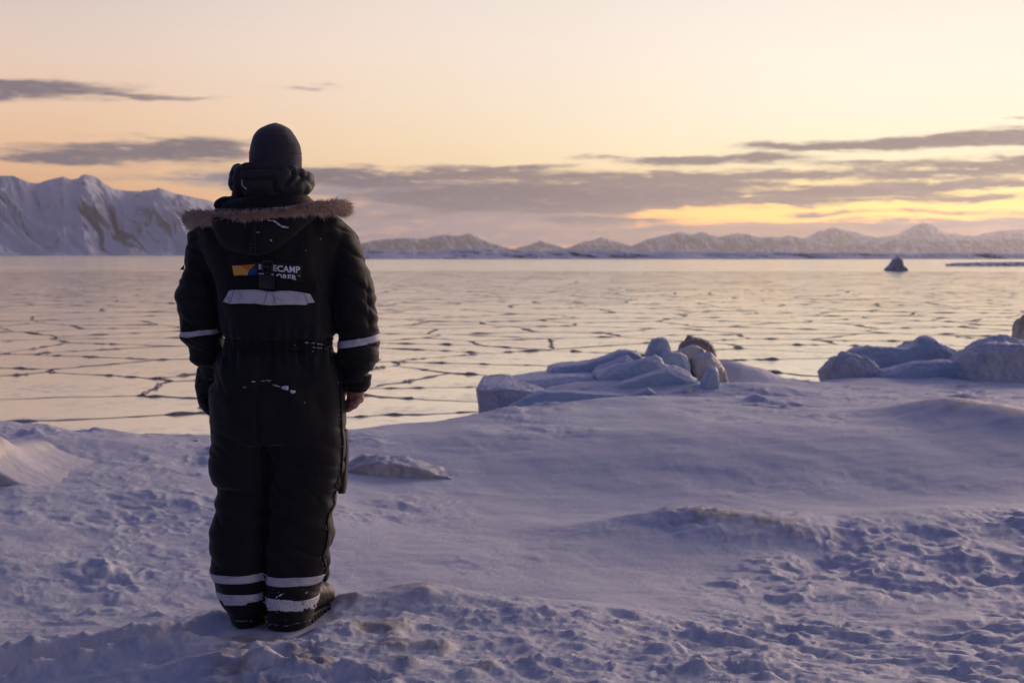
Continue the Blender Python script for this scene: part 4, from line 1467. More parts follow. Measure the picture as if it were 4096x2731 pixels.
fl = [(k2(1432, 1010), k2(1446, 1010)), (k2(1438, 1100), k2(1452, 1100)), (k2(1432, 1200), k2(1453, 1200)), (k2(1422, 1320), k2(1447, 1320)), (k2(1412, 1430), k2(1440, 1430)), (k2(1404, 1515), k2(1428, 1510))]
fv = []
for (a, b) in fl:
    pa, pb = P(a[0] - 14, a[1], 5.225), P(b[0] - 2, b[1], 5.262)
    fv += [pa, (pa + pb) / 2 + np.array([.004, -.003, 0]), pb]
fo = mesh_obj('storm_flap', fv, grid_faces(len(fl), 3), M_SUIT, coverall)
md = fo.modifiers.new('thickness', 'SOLIDIFY')
md.thickness = .006
# folds of lining that spill out beside the zip below the knee
for (x, y, r, h) in ((1318, 640, .016, .040), (1310, 705, .014, .03), (1300, 850, .018, .045), (1296, 935, .016, .045), (1400, 200, .012, .05)):
    u, v = k3(x, y)
    bg = Geo().ell(P(u - 10, v, 5.235), (r, .035, h), k=24, m=16)
    bv, bn = bg.verts(), normals_of(bg.verts(), bg.f)
    bv = bv + bn * (.003 * perlin3(bv[:, 0] * 40, bv[:, 1] * 40, bv[:, 2] * 40, 71))[:, None]
    mesh_obj('zip_gusset', bv, bg.f, M_SUIT, coverall)
# sleeve pocket tab on the left shoulder
tg = Geo()
tg.prism([P(735, 1060, 5.2), P(717, 1082, 5.2), P(722, 1078, 5.2), P(735, 1080, 5.2)], [P(737, 1060, 5.26), P(720, 1082, 5.26), P(724, 1078, 5.26), P(737, 1080, 5.26)])
mesh_obj('sleeve_tab', tg.verts(), tg.f, M_SUIT, coverall, smooth=False)


# ---- body: one continuous figure under the clothes (head, face, right hand and the rest)
def h4(x, y, Y=5.25): return P(1300 + x / 6.27, 1450 + y / 6.27, Y)


def build_body():
    g = Geo()
    hx, hz = XZ(1108, 640)
    yaw = math.radians(-14)
    Rz = np.array([[math.cos(yaw), -math.sin(yaw), 0], [math.sin(yaw), math.cos(yaw), 0], [0, 0, 1]])
    H = lambda x, y, z: np.array([hx, 5.225, hz]) + Rz @ np.array([x, y, z])
    g.ell(H(0, -.005, .030), (.074, .088, .086), Rz)                 # skull
    g.ell(H(0, .045, -.045), (.062, .058, .080), Rz)                 # jaw and face
    g.capsule(H(0, .100, .012), H(0, .112, -.028), .008, .014)        # nose
    g.ell(H(.012, .106, -.032), (.009, .009, .007), Rz).ell(H(-.012, .106, -.032), (.009, .009, .007), Rz)
    g.ell(H(0, .090, .028), (.052, .014, .010), Rz)                  # brow
    g.ell(H(0, .094, -.062), (.026, .010, .006), Rz).ell(H(0, .092, -.073), (.022, .010, .007), Rz)   # lips
    g.ell(H(0, .085, -.105), (.022, .018, .016), Rz)                 # chin
    for s in (-1, 1):
        g.ell(H(.045 * s, .072, -.018), (.022, .022, .020), Rz)       # cheek
        g.ell(H(.080 * s, .0, -.01), (.008, .018, .032), Rz)          # ear
    g.capsule(H(0, -.012, -.04), np.array([XZ(1108, 860)[0], 5.235, XZ(1108, 860)[1]]), .058, .066)
    sh = XZ(1100, 910)
    g.capsule((sh[0] - .15, 5.25, sh[1] - .04), (sh[0] + .15, 5.25, sh[1] - .04), .055, .055)
    g.ell((sh[0], 5.25, XZ(1100, 1100)[1]), (.165, .105, .25))
    g.ell((XZ(1112, 1500)[0], 5.25, XZ(1112, 1500)[1]), (.165, .115, .20))
    for u0, u1, u2 in ((985, 965, 985), (1215, 1190, 1160)):
        g.chain([P(u0, 1600, 5.25), P(u1, 2010, 5.25), P(u2, 2440, 5.25)], [.085, .058, .045])
    g.chain([P(835, 985, 5.25), P(806, 1230, 5.26), P(842, 1470, 5.325)], [.045, .04, .026])
    g.chain([P(1345, 985, 5.25), P(1420, 1230, 5.25), P(1428, 1540, 5.25)], [.045, .04, .032])
    v, f, n = fuse(g, .006, 4)
    # bare right hand: palm, four curled fingers of unequal length, thumb from the side of the palm
    k = Geo()
    k.chain([h4(790, 560), h4(785, 720)], [.031, .029], flat=.8)
    k.capsule(h4(770, 730, 5.25), h4(745, 900, 5.258), .029, .027, flat=1.0)
    k.capsule(h4(850, 760, 5.235), h4(850, 900, 5.240), .022, .020)
    k.capsule(h4(690, 780, 5.27), h4(680, 900, 5.275), .021, .021)
    # little, ring, middle, index: near to far
    k.chain([h4(880, 880, 5.225), h4(800, 985, 5.215), h4(700, 1010, 5.225), h4(640, 985, 5.245)], [.0135, .012, .0110, .0098])
    k.chain([h4(850, 910, 5.248), h4(740, 1075, 5.238), h4(640, 1115, 5.245), h4(578, 1120, 5.260)], [.0145, .0130, .0118, .0102])
    k.chain([h4(770, 920, 5.272), h4(660, 1110, 5.264), h4(585, 1165, 5.270), h4(548, 1180, 5.280)], [.0145, .0132, .0120, .0105])
    k.chain([h4(690, 900, 5.292), h4(590, 980, 5.292), h4(535, 1070, 5.296), h4(512, 1110, 5.304)], [.0140, .0128, .0115, .0100])
    k.chain([h4(640, 640, 5.285), h4(520, 660, 5.305), h4(480, 745, 5.320), h4(445, 830, 5.330)], [.017, .0145, .0125, .0105])
    kv, kf, kn = fuse(k, .0024, 3)
    nv = len(v)
    o = mesh_obj('body', np.concatenate([v, kv]), f + [[i + nv for i in q] for q in kf], M_SKIN, person)
    eg = plain('eye_white', (.7, .68, .66, 1), .2, .5, .03)
    for s in (-1, 1):
        q = Geo().ell(H(.031 * s, .088, .008), (.012, .012, .012))
        mesh_obj('eye', q.verts(), q.f, eg, o)
    ng = plain('finger_nail', (.62, .40, .34, 1), .3, .5, .05)
    for a, b, r in ((h4(640, 985, 5.236), (.0055, .004, .007), 0), (h4(575, 1118, 5.251), (.006, .004, .007), 0)):
        q = Geo().ell(a, b)
        mesh_obj('nail', q.verts(), q.f, ng, o)
    return o, H


body, HEAD = build_body()


# ---- beanie
def kb(x, y): return 880 + x / 4.481, 480 + y / 4.481


def build_beanie():
    rows = [(58, 985, 1020), (70, 945, 1055), (90, 880, 1120), (120, 812, 1185), (150, 752, 1235), (200, 688, 1288), (250, 645, 1325), (300, 614, 1360), (380, 588, 1408), (450, 571, 1438), (600, 546, 1465),
            (700, 539, 1470), (820, 536, 1472), (960, 545, 1468)]
    out = []
    rr = np.array(rows, float)
    ys = np.concatenate([np.linspace(58, 200, 18), np.linspace(212, 960, 62)])
    xl, xr = np.interp(ys, rr[:, 0], rr[:, 1]), np.interp(ys, rr[:, 0], rr[:, 2])
    for i, y in enumerate(ys):
        u0, v0 = kb(xl[i], y)
        u1, _ = kb(xr[i], y)
        hw = (u1 - u0) / 2 / PX
        r = ring(v0, u0, u1, 5.228, hw * 1.14, 72, 2.05)
        # soft horizontal folds in the knit
        fold = .0012 * math.exp(-((y - 610) / 14) ** 2) - .0014 * math.exp(-((y - 632) / 12) ** 2) + .0007 * math.exp(-((y - 300) / 12) ** 2) + .0006 * math.exp(-((y - 175) / 10) ** 2)
        c = r.mean(0)
        d = r - c
        L = np.linalg.norm(d, axis=1)[:, None]
        wob = .0012 * perlin3(r[:, 0] * 30, r[:, 1] * 30, r[:, 2] * 30, 4)[:, None]
        out.append(r + d / np.maximum(L, 1e-6) * (fold + wob))
    inner = [c + (r - c) * .93 for r, c in ((out[-1], out[-1].mean(0)), (out[-12], out[-12].mean(0)))]
    g = Geo().rings(out + inner)
    return mesh_obj('beanie', g.verts(), g.f, M_KNIT, person)


build_beanie()


# ---- padded hood of the down jacket worn underneath, rolled round the neck
def build_down_hood():
    g = Geo()
    rows = [(662, 978, 1150), (670, 955, 1176), (690, 938, 1206), (710, 927, 1226), (735, 923, 1240), (760, 934, 1242), (778, 958, 1230), (795, 978, 1212)]
    g.rings([ring(r[0], r[1], r[2], 5.235, .135 - .02 * abs((r[0] - 725) / 65) ** 2, 48, 2.6) for r in densify(rows, 6)])
    # bulging baffles at the sides
    for (x, y, rx, ry, rz, Y) in ((330, 1050, .030, .06, .050, 5.215), (262, 1120, .018, .05, .034, 5.24), (1270, 960, .030, .05, .034, 5.185), (1440, 1040, .028, .055, .034, 5.21),
                                  (1560, 1080, .022, .05, .030, 5.235), (1615, 1160, .016, .04, .024, 5.25), (1490, 1240, .034, .05, .022, 5.215), (330, 1365, .022, .05, .022, 5.20)):
        u, v = kb(x, y)
        g.ell(P(u, v, Y) + np.array([0, .0, 0]), (rx, ry, rz))
    v, f, n = fuse(g, .0042, 9)
    # quilting: stitched lines pulled into the padding
    W = lambda pts: np.array([XZ(*kb(*p)) for p in pts])
    best = np.full(len(v), 9.0)
    for pts in ([(430, 905), (700, 912), (1150, 905)], [(425, 1105), (700, 1095), (1080, 1085)], [(440, 880), (428, 1100), (440, 1230), (480, 1380)], [(1085, 1090), (1075, 1200), (1100, 1300)],
                [(1150, 880), (1120, 905)], [(1380, 960), (1390, 1010), (1330, 1130), (1270, 1200)], [(1500, 985), (1545, 1060), (1430, 1180)], [(300, 950), (270, 1060), (300, 1180)]):
        w = W(pts)
        for a, b in zip(w[:-1], w[1:]):
            e = b - a
            t = np.clip(((v[:, 0] - a[0]) * e[0] + (v[:, 2] - a[1]) * e[1]) / (e @ e), 0, 1)
            best = np.minimum(best, np.hypot(v[:, 0] - a[0] - t * e[0], v[:, 2] - a[1] - t * e[1]))
    bk = n[:, 1] < .3
    d = np.where(bk, -.011 * np.exp(-(best / .0055) ** 2) + .004 * np.exp(-((best - .022) / .014) ** 2), 0)
    q = v - np.array(BASE)
    d = d + .003 * perlin3(q[:, 0] * 28, q[:, 1] * 28, q[:, 2] * 40, 14)
    o = mesh_obj('padded_hood', v + n * d[:, None], f, M_DOWN, person)
    bvh = BVHTree.FromPolygons((v + n * d[:, None]).tolist(), f)
    c = Geo()
    pts = [hit(*kb(*p), .003, bvh)[0] for p in ((408, 1080), (402, 1140), (415, 1185), (450, 1205), (468, 1225))]
    pts = [p for p in pts if p is not None]
    c.chain(pts, [.0016] * (len(pts) - 1) + [.0032], k=6)
    mesh_obj('drawcord', c.verts(), c.f, plain('pale_cord', (.55, .55, .58, 1), .6), o)


build_down_hood()


# ---- stand-up collar and hood of the snowsuit
def build_collar():
    g = Geo()
    rows = [(784, 1000, 1232, 5.235, .115), (796, 955, 1238, 5.235, .125), (806, 915, 1250, 5.235, .13), (822, 880, 1270, 5.235, .14), (842, 872, 1290, 5.235, .15), (866, 868, 1310, 5.235, .155)]
    g.rings([ring(*r, 48, 2.4) for r in densify(rows, 6)])
    for (x, y, rx, ry, rz) in ((450, 612, .034, .05, .016), (400, 640, .020, .05, .022), (530, 596, .030, .05, .018), (620, 620, .05, .04, .016)):
        u, v = k1(x, y)
        g.ell(P(u, v, 5.20), (rx, ry, rz))
    v, f, n = fuse(g, .0055, 3)
    q = v - np.array(BASE)
    d = .006 * perlin3(q[:, 0] * 9, q[:, 1] * 9, q[:, 2] * 34, 24)
    mesh_obj('collar', v + n * d[:, None], f, M_SUIT, person)


build_collar()


def build_hood():
    g = Geo()
    rows = [(838, 880, 1300, 5.155, .10), (862, 868, 1285, 5.120, .095), (885, 876, 1272, 5.100, .088), (905, 882, 1250, 5.090, .080), (938, 896, 1218, 5.082, .070), (967, 912, 1188, 5.076, .060), (990, 940, 1160, 5.072, .050),
            (1008, 978, 1130, 5.070, .038), (1020, 1008, 1098, 5.070, .026), (1027, 1030, 1072, 5.070, .015)]
    g.rings([ring(*r, 44, 2.2) for r in densify(rows, 6)])
    v, f, n = fuse(g, .0062, 4)
    q = v - np.array(BASE)
    x, z = v[:, 0], v[:, 2]
    d = .004 * perlin3(q[:, 0] * 10, q[:, 1] * 10, q[:, 2] * 12, 34)
    # centre seam and the drag folds that run to the tip
    us = np.interp(-z, [-XZ(1000, 850)[1], -XZ(1000, 1030)[1]], [XZ(1026, 850)[0], XZ(1024, 1030)[0]])
    d = d - .004 * np.exp(-((x - us) / .004) ** 2)
    v = v + n * d[:, None]
    return mesh_obj('hood', v, f, M_HOOD, person), BVHTree.FromPolygons(v.tolist(), f)


hood, HOOD_BVH = build_hood()


# ---- fur trim: thousands of tapered hairs rooted along the hood's rim
def build_fur():
    path = [(205, 740, 46, 5.185), (250, 735, 50, 5.155), (300, 732, 50, 5.125), (360, 728, 46, 5.095), (430, 726, 42, 5.065), (520, 728, 40, 5.04), (600, 722, 38, 5.025), (680, 710, 32, 5.018), (760, 697, 27, 5.015), (840, 690, 27, 5.018), (920, 682, 30, 5.028),
            (1000, 668, 36, 5.045), (1070, 658, 42, 5.07), (1130, 656, 45, 5.10), (1190, 655, 45, 5.135), (1235, 657, 44, 5.165), (1268, 668, 38, 5.19)]
    pa = np.array(path, float)
    s = np.linspace(0, 1, len(pa))

    def at(t):
        x, y, r, Y = [np.interp(t, s, pa[:, i]) for i in range(4)]
        u, v = k1(x, y)
        return P(u, v, Y), .9 * r / 1.742 / PX
    # the rolled edge the hair grows from
    core = Geo()
    tt = np.linspace(0, 1, 40)
    cc = [at(t) for t in tt]
    core.chain([c[0] for c in cc], [c[1] * .55 for c in cc], k=10)
    co = mesh_obj('fur_trim', core.verts(), core.f, M_FUR, hood)
    tone0 = np.full(len(core.verts()), .25)
    rng = np.random.default_rng(77)
    V, F, T, n = [co], None, None, 0
    vs, fs, tn = [core.verts()], list(core.f), [tone0]
    n = len(core.verts())
    for i in range(11500):
        t = rng.random()
        if rng.random() < .22:
            t = (rng.random() * .09) if rng.random() < .5 else 1 - rng.random() * .09
        c, r = at(t)
        c2, _ = at(min(t + .01, 1))
        c1, _ = at(max(t - .01, 0))
        tan = (c2 - c1) / np.linalg.norm(c2 - c1)
        a = rng.normal(size=3)
        a -= tan * (a @ tan) * .9
        a[1] -= .35                                            # most of what shows faces the viewer
        a /= np.linalg.norm(a)
        # the nap lies outwards towards both ends and down in the middle
        e = (t - .5) * 2
        nap = tan * (np.sign(e) * (.35 + .9 * abs(e) ** 2)) + np.array([0, -.15, -.45 * (1 - abs(e) ** 2)])
        clump = perlin3(np.array([c[0] * 60]), np.array([a[0] * 2.0 + c[1] * 60]), np.array([a[2] * 2.0]), 6)[0]
        L = r * rng.uniform(.65, 1.1) * (1 + .35 * clump + .55 * abs(e) ** 3) + .006
        if rng.random() < .07:
            L *= rng.uniform(1.2, 1.6)
        p0 = c + a * r * .35
        d = a * .62 + nap * .75 + rng.normal(size=3) * .22 + np.array([.25, .1, -.3]) * clump
        d /= np.linalg.norm(d)
        w = .00105 * rng.uniform(.7, 1.5)
        sd = np.cross(d, rng.normal(size=3))
        sd /= np.linalg.norm(sd)
        s2 = np.cross(d, sd)
        bend = nap * .35 * L + np.array([0, 0, -.18]) * L
        p1 = p0 + d * L * .55
        p2 = p0 + d * L + bend * .5
        q = []
        for (p, ww) in ((p0, w), (p1, w * .8)):
            q += [p + sd * ww, p - .5 * sd * ww + .87 * s2 * ww, p - .5 * sd * ww - .87 * s2 * ww]
        q.append(p2)
        vs.append(np.array(q))
        for k in range(3):
            k2_ = (k + 1) % 3
            fs += [[n + k, n + k2_, n + 3 + k2_, n + 3 + k], [n + 3 + k, n + 3 + k2_, n + 6]]
        base = np.clip(.50 + .45 * clump + rng.normal(0, .13), 0, 1)
        tn.append(np.clip(np.array([base * .55] * 3 + [base] * 3 + [base + .25]), 0, 1))
        n += 7
    me = co.data
    bpy.data.objects.remove(co)
    bpy.data.meshes.remove(me)
    o = mesh_obj('fur_trim', np.concatenate(vs), fs, M_FUR, hood)
    at_ = o.data.attributes.new('tone', 'FLOAT', 'POINT')
    at_.data.foreach_set('value', np.concatenate(tn).astype(np.float32))
    return o


build_fur()


# ---- harness webbing, ladder lock and buckle on the back
def on_back(u, v, off):
    best = None
    for b in (SUIT_BVH, HOOD_BVH):
        p, n = hit(u, v, off, b)
        if p is not None and (best is None or p[1] < best[0][1]):
            best = (p, n)
    return best


def strap_ribbon(name, pts, halfw, mat, parent, off=.004, thick=.003):
    pts = np.array(pts, float)
    s = np.linspace(0, 1, 26)
    q = np.stack([np.interp(s, np.linspace(0, 1, len(pts)), pts[:, i]) for i in (0, 1)], 1)
    V = []
    for (u, v) in q:
        for du in (-halfw, 0, halfw):
            r = on_back(u + du, v, off)
            V.append(r[0] if r else P(u + du, v, 5.03))
    o = mesh_obj(name, V, grid_faces(len(q), 3), mat, parent)
    md = o.modifiers.new('thickness', 'SOLIDIFY')
    md.thickness = thick
    md.offset = 0
    return o


def plate(g, x0, y0, x1, y1, off, th, skew=0.0, conv=zs):
    """a hard little box lying on the back, given by its corners in close-up pixels"""
    pts = [(x0, y0), (x1, y0 + skew), (x1, y1 + skew), (x0, y1)]
    um, vm = conv((x0 + x1) / 2, (y0 + y1) / 2)
    r = on_back(um, vm, 0)
    Y = r[0][1] - off
    fr = [P(*conv(*p), Y - th) for p in pts]
    bk = [P(*conv(*p), Y) for p in pts]
    g.prism(fr, bk)


hs = strap_ribbon('hood_strap', [k1(640, 745), k1(636, 820), k1(632, 900), k1(630, 985)], 11, M_WEB, person, .004)
g = Geo()
for a in ((606, 912, 614, 990), (645, 912, 653, 990), (606, 912, 653, 920), (606, 938, 653, 946), (606, 984, 653, 992)):
    plate(g, *a, .006, .006, 0, k1)
o = mesh_obj('ladder_lock', g.verts(), g.f, M_PLASTIC, hs, smooth=False)
# patch with its printed emblem and words
patch = panel('back_patch', [zs(150, 305), zs(480, 285), zs(830, 268), zs(1300, 295), zs(1820, 322)], [zs(232, 670), zs(500, 640), zs(800, 640), zs(1300, 705), zs(1790, 740)], M_PATCH, person, 30, 8, .004, thick=.002)


def print_poly(name, pts, mat, parent, off=.0072):
    pts = [zs(*p) for p in pts]
    bm = bmesh.new()
    vs = [bm.verts.new((p[0], p[1], 0)) for p in pts]
    bm.faces.new(vs)
    bmesh.ops.triangulate(bm, faces=bm.faces)
    bmesh.ops.subdivide_edges(bm, edges=bm.edges, cuts=3, use_grid_fill=True)
    V = []
    for q in bm.verts:
        p, n = hit(q.co.x, q.co.y, off)
        V.append(p)
    bm.verts.index_update()
    f = [[q.index for q in fc.verts] for fc in bm.faces]
    bm.free()
    return mesh_obj(name, V, f, mat, parent)


print_poly('emblem_facet', [(190, 365), (368, 361), (570, 492), (538, 592), (400, 584), (238, 594)], M_YELLOW, patch)
print_poly('emblem_facet', [(370, 361), (722, 335), (573, 490)], M_ORANGE, patch)
print_poly('emblem_facet', [(730, 362), (755, 430), (757, 578), (542, 592), (576, 494)], M_BLUE, patch)


def print_text(name, txt, x0, x1, base, cap, parent, off=.0078, bold=.034, slant=None):
    cu = bpy.data.curves.new('tmp', 'FONT')
    cu.body = txt
    cu.offset = bold
    cu.resolution_u = 4
    cu.space_character = 1.06
    ob = bpy.data.objects.new('tmp', cu)
    COL.objects.link(ob)
    dg = bpy.context.evaluated_depsgraph_get()
    m = ob.evaluated_get(dg).to_mesh()
    v, f, _ = mesh_arrays(m)
    ob.evaluated_get(dg).to_mesh_clear()
    bpy.data.objects.remove(ob)
    bpy.data.curves.remove(cu)
    lo, hi = v[:, 0].min(), v[:, 0].max()
    hh = v[:, 1].max()
    V = []
    for p in v:
        s = (p[0] - lo) / (hi - lo)
        x = x0 + (x1 - x0) * s
        b = np.interp(s, np.linspace(0, 1, len(base)), base)
        c = np.interp(s, np.linspace(0, 1, len(cap)), cap)
        y = b - c * p[1] / hh
        q, n = hit(*zs(x, y), off)
        V.append(q)
    return mesh_obj(name, V, f, M_LETTER, parent, smooth=False)


print_text('lettering', 'BASECAMP', 800, 1762, [448, 468, 500, 520, 532], [115, 128, 140, 148, 148], patch)
print_text('lettering', 'EXPLORER', 800, 1680, [650, 660, 680, 700, 715], [110, 120, 128, 130, 130], patch)
print_text('lettering', 'TM', 1705, 1752, [610, 612], [24, 24], patch, bold=.01)

# broad dark chest band that crosses the patch, then strap and buckle over it
bandp = panel('chest_band', [zs(60, 690), zs(235, 668), zs(500, 622), zs(760, 606), zs(1150, 600), zs(1230, 612), zs(1300, 642), zs(1400, 664), zs(1530, 676), zs(1690, 716), zs(1800, 724), zs(2000, 745), zs(2150, 775)],
              [zs(20, 890), zs(250, 900), zs(650, 900), zs(1160, 935), zs(1560, 925), zs(1900, 960), zs(2130, 985)], M_RIB, person, 50, 6, .0095, thick=.004)
strap_ribbon('buckle_strap', [zs(1000, 300), zs(1000, 420), zs(985, 560), zs(960, 700)], 19, M_WEB, person, .014)
g = Geo()
for a in ((872, 250, 905, 545), (1100, 262, 1133, 545), (872, 248, 1133, 288), (872, 372, 1133, 410), (880, 515, 1125, 552)):
    plate(g, *a, .013, .008, 8)
bk = mesh_obj('triglide', g.verts(), g.f, M_PLASTIC, person, smooth=False)
g = Geo()
plate(g, 792, 575, 1112, 868, .014, .012, 18)
plate(g, 1118, 620, 1162, 900, .013, .009, 6)
plate(g, 800, 860, 1165, 895, .013, .010, 18)
bk = mesh_obj('buckle', g.verts(), g.f, M_PLASTIC, person, smooth=False)
g = Geo()
for i in range(11):
    plate(g, 806, 606 + i * 23, 1100, 616 + i * 23, .0262, .0015, 18)
mesh_obj('grip_ridge', g.verts(), g.f, M_PLASTIC, bk, smooth=False)
g = Geo()
plate(g, 836, 546, 915, 570, .018, .003, 2)
mesh_obj('white_tag', g.verts(), g.f, M_LETTER, bk, smooth=False)


# ---- glove on the left hand
def kg(x, y, Y): return P(700 + x / 3.92, 1300 + y / 3.92, Y)


g = Geo()
g.capsule(kg(480, 740, 5.340), kg(490, 980, 5.355), .036, .042, flat=.8)
g.capsule(kg(480, 960, 5.355), kg(520, 1180, 5.365), .042, .040, flat=.8)
for (a, b, c, r) in (((430, 1130), (440, 1200), (500, 1290), .0165), ((470, 1180), (480, 1270), (545, 1350), .0175), ((520, 1190), (550, 1300), (590, 1370), .0175), ((570, 1180), (600, 1290), (640, 1350), .0165)):
    dy = .012 * (a[0] - 500) / 70
    g.chain([kg(*a, 5.35 + dy), kg(*b, 5.345 + dy), kg(*c, 5.355 + dy)], [r * 1.15, r, r * .9])
g.chain([kg(600, 1000, 5.33), kg(640, 1110, 5.33), kg(650, 1200, 5.34)], [.02, .018, .016])
v, f, n = fuse(g, .004, 3)
q = v - np.array(BASE)
v = v + n * (.003 * perlin3(q[:, 0] * 30, q[:, 1] * 30, q[:, 2] * 40, 44))[:, None]
gl = mesh_obj('glove', v, f, M_GLOVE, person)
c = Geo()
c.chain([kg(405, 850, 5.33), kg(378, 872, 5.32), kg(380, 895, 5.32), kg(398, 905, 5.33)], [.0022] * 4, k=6)
mesh_obj('pull_loop', c.verts(), c.f, M_WEB, gl)
g = Geo()
for i, (y0, y1) in enumerate(((1010, 985), (1140, 1100))):
    g.chain([kg(400, y0, 5.315), kg(490, (y0 + y1) / 2, 5.308), kg(590, y1, 5.315)], [.003] * 3, k=6)
mesh_obj('seam', g.verts(), g.f, M_WEB, gl)
# ribbed cuff of the right sleeve
g = Geo()
R = []
for i, (v_, l, r, hd) in enumerate([(1500, 1380, 1484, .070), (1512, 1381, 1482, .068), (1524, 1382, 1480, .065), (1536, 1384, 1479, .063), (1548, 1387, 1474, .060), (1558, 1391, 1468, .057), (1566, 1394, 1463, .053)]):
    rr = ring(v_, l, r, 5.25, hd, 96, 2.1)
    cth = np.arange(96)
    cen = rr.mean(0)
    R.append(cen + (rr - cen) * (1 + .035 * np.sin(cth * 2 * np.pi * 24 / 96) + .02 * (i % 2))[:, None])
g.rings(R)
mesh_obj('ribbed_cuff', g.verts(), g.f, M_RIB, coverall)


# ---- boots
def boot(heel, toe_dir, name, ln=.305, wd=.056, ht=.105):
    d = np.array([toe_dir[0], toe_dir[1], 0.0])
    d /= np.linalg.norm(d)
    s = np.array([d[1], -d[0], 0])
    h = np.array(heel, float)
    zup = np.array([0, 0, 1.0])
    root = empty(name, Vector(h) - BASE)
    root.parent = person
    g = Geo()
    R = []
    for (t, w, top) in ((0, .030, .10), (.03, .040, .13), (.08, .043, .16), (.13, .042, .17), (.17, .044, .14), (.21, .051, .128), (.25, .053, .124), (.28, .047, .110), (.300, .032, .080)):
        c = h + d * t
        th = np.linspace(0, 2 * np.pi, 24, endpoint=False)
        R.append(c + zup * (.028 + (top - .028) / 2) + s[None] * (w * np.cos(th))[:, None] + zup[None] * ((top - .028) / 2 * np.sign(np.sin(th)) * np.abs(np.sin(th)) ** .8)[:, None])
    g.rings(R)
    g.capsule(h + d * .07 + zup * .1, h + d * .06 + zup * .24, .052, .055)
    v, f, n = fuse(g, .005, 3)
    q = v - h
    v = v + n * (.0022 * perlin3(q[:, 0] * 40, q[:, 1] * 40, q[:, 2] * 40, 54))[:, None]
    mesh_obj('upper', v, f, M_LEATHER, root)
    # toe cap seam
    g = Geo()
    pts = []
    for a in np.linspace(-1.35, 1.35, 13):
        pts.append(h + d * (.222 + .012 * math.cos(a)) + s * (.052 * math.sin(a)) + zup * (.036 + .074 * max(math.cos(a), 0) ** .7))
    g.chain(pts, [.003] * 13, k=6)
    mesh_obj('toe_seam', g.verts(), g.f, M_RUBBER, root)
    g = Geo()
    out = []
    for (t, w) in ((-.008, .022), (.0, .036), (.03, .045), (.09, .046), (.15, .045), (.21, .054), (.26, .055), (.29, .047), (.308, .030), (.312, .012)):
        out.append((t, w))
    lp = [h + d * t + s * w for t, w in out] + [h + d * t - s * w for t, w in reversed(out)]
    lp = np.array(lp)
    g.rings([lp + zup * .008, lp + zup * .036 + 0 * lp, (lp - lp.mean(0)) * .96 + lp.mean(0) + zup * .042])
    mesh_obj('sole', g.verts(), g.f, M_RUBBER, root, smooth=False)
    for sd in (-1, 1):
        for t in np.linspace(.0, .285, 11):
            w = np.interp(t, [o[0] for o in out], [o[1] for o in out])
            g = Geo().box(h + d * t + s * sd * (w - .004) + zup * .016, (.0085, .011, .019), [d, s, zup])
            mesh_obj('lug', g.verts(), g.f, M_RUBBER, root, smooth=False)
    return root


gz = FOOT_Z - .012
boot((P(1182, 2480, 5.22)[0], 5.20, gz + .004), (.25, .90), 'boot')
boot((P(992, 2480, 5.24)[0], 5.22, gz), (.16, .95), 'boot')


# ---- snow clinging to the suit
def snow_bits(name, spots, parent, seed, rmin=.0014, rmax=.004, bvhs=None, lift=.2):
    rng = np.random.default_rng(seed)
    V, F, n = [], [], 0
    bm = bmesh.new()
    bmesh.ops.create_icosphere(bm, subdivisions=1, radius=1)
    bv = np.array([q.co[:] for q in bm.verts])
    bf = [[q.index for q in fc.verts] for fc in bm.faces]
    bm.free()
    for (u, v) in spots:
        r = rng.uniform(rmin, rmax)
        p = on_back(u, v, r * lift)
        if p is None:
            continue
        sh = bv * (1 + .35 * rng.normal(size=(len(bv), 1))) * r * np.array([1.2, .8, 1.0])
        V.append(sh + p[0])
        F += [[i + n for i in q] for q in bf]
        n += len(bv)
    o = mesh_obj(name, np.concatenate(V), F, M_SNOWBIT, parent)
    tag(o, kind='stuff')
    return o


rng = np.random.default_rng(3)


def scatter(top, bot, n, dens=None):
    top, bot = np.array(top, float), np.array(bot, float)
    out = []
    while len(out) < n:
        s, w = rng.random(), rng.random()
        a = [np.interp(s, np.linspace(0, 1, len(top)), top[:, i]) for i in (0, 1)]
        b = [np.interp(s, np.linspace(0, 1, len(bot)), bot[:, i]) for i in (0, 1)]
        if dens is None or rng.random() < dens(s, w):
            out.append((a[0] * (1 - w) + b[0] * w, a[1] * (1 - w) + b[1] * w))
    return out


snow_bits('snow_crust', scatter([k6(190, 575), k6(340, 572), k6(550, 570), k6(700, 560), k6(880, 525)], [k6(240, 705), k6(380, 712), k6(560, 712), k6(720, 620), k6(900, 545)], 900,
                                lambda s, w: 1.0 if s < .6 else .35), tl, 5, .0009, .0030)
snow_bits('snow_crust', scatter([k6(985, 610), k6(1150, 630), k6(1350, 640), k6(1500, 660), k6(1650, 655), k6(1780, 630)], [k6(985, 790), k6(1200, 800), k6(1400, 810), k6(1550, 790), k6(1700, 770), k6(1790, 745)], 900,
                                lambda s, w: (1.0 if s < .6 else .25)), tr, 6, .001, .0048)
speck = []
speck += scatter([k6(1100, 575), k6(1240, 500)], [k6(1110, 590), k6(1245, 520)], 34)
speck += scatter([k6(1600, 500), k6(1630, 485)], [k6(1605, 525), k6(1630, 495)], 8)
speck += [k6(1155, 497), k6(1575, 445), k6(1065, 440), k6(1400, 607), k6(1300, 625), k6(1130, 835), k6(1260, 830), k6(1360, 830), k6(1270, 955)]
speck += scatter([k6(385, 965), k6(560, 975), k6(740, 965)], [k6(385, 975), k6(560, 985), k6(740, 975)], 10)
speck += scatter([k6(990, 1020), k6(1300, 1055), k6(1700, 950)], [k6(990, 1045), k6(1300, 1060), k6(1700, 960)], 26)
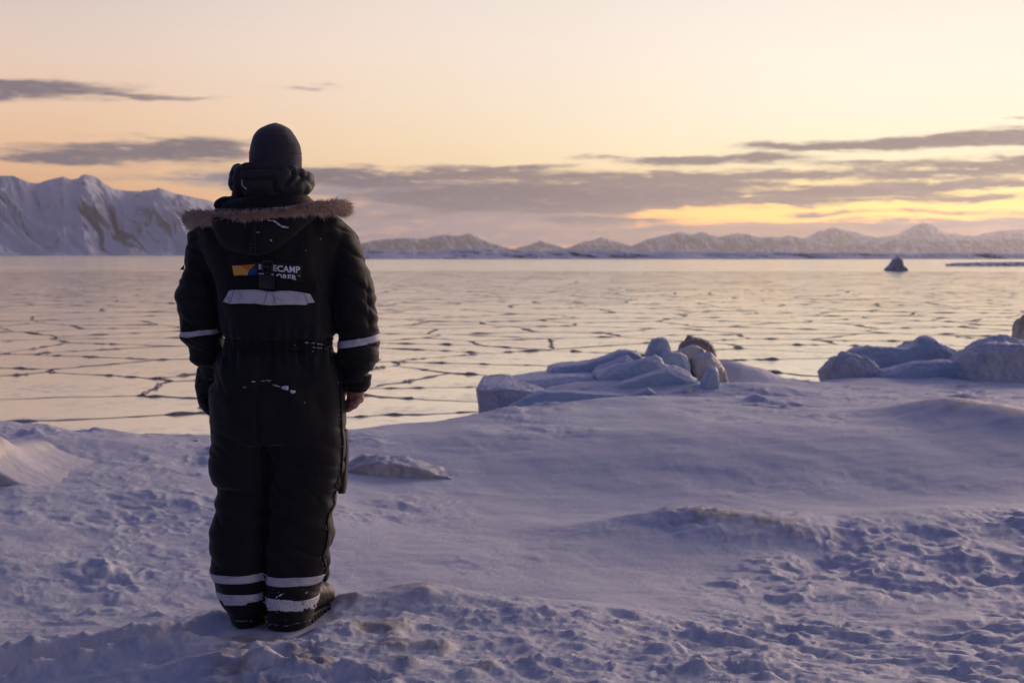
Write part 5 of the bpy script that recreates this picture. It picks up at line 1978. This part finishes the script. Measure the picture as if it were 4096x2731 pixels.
speck += scatter([k2(1115, 330), k2(1180, 328), k2(1250, 345), k2(1325, 375)], [k2(1115, 334), k2(1180, 340), k2(1250, 354), k2(1325, 382)], 75)
speck += scatter([k2(1180, 365), k2(1250, 375), k2(1330, 393)], [k2(1180, 370), k2(1250, 382), k2(1330, 400)], 60)
speck += [k2(1035, 353), k2(1060, 378), k2(1020, 380), k2(1118, 388), k2(1175, 405), k2(1185, 398), k2(1088, 462), k2(1112, 803)]
speck += scatter([k2(700, 637), k2(725, 637)], [k2(700, 640), k2(725, 641)], 10)
speck += scatter([k2(768, 622), k2(860, 625)], [k2(768, 636), k2(860, 640)], 16)
speck += scatter([k2(870, 660), k2(930, 680)], [k2(870, 668), k2(930, 690)], 16)
speck += scatter([k2(635, 680), k2(655, 676)], [k2(637, 687), k2(655, 684)], 8)
snow_bits('snow_speck', speck, coverall, 8, .0008, .0019)
big = scatter([k2(940, 676), k2(978, 680)], [k2(942, 696), k2(978, 696)], 16) + scatter([k2(1008, 712), k2(1034, 714)], [k2(1010, 722), k2(1032, 722)], 8)
snow_bits('snow_clump', big, coverall, 9, .003, .0055)
zs_ = []
for (u, v) in zq:
    if rng.random() < .30:
        zs_.append((u - rng.uniform(2, 8), v + rng.uniform(-4, 4)))
snow_bits('snow_line', zs_, coverall, 10, .0008, .0022)


def h3(x, y): return 700 + x / 3.136, 760 + y / 3.136


hs_ = scatter([h3(1240, 375), h3(1290, 415), h3(1350, 448), h3(1430, 465)], [h3(1235, 395), h3(1290, 432), h3(1350, 468), h3(1420, 482)], 90) + \
    scatter([h3(1170, 380), h3(1235, 378)], [h3(1170, 390), h3(1230, 388)], 24) + scatter([h3(960, 545), h3(1010, 558)], [h3(960, 565), h3(1010, 565)], 18) + \
    scatter([h3(1025, 530), h3(1065, 528)], [h3(1025, 536), h3(1065, 532)], 8) + scatter([h3(1195, 620), h3(1215, 632)], [h3(1200, 636), h3(1215, 637)], 9) + [h3(1020, 420), h3(1020, 450), h3(1018, 480), h3(1828, 605), h3(1826, 620), h3(1640, 760)]
snow_bits('snow_streak', hs_, hood, 11, .0008, .0019)
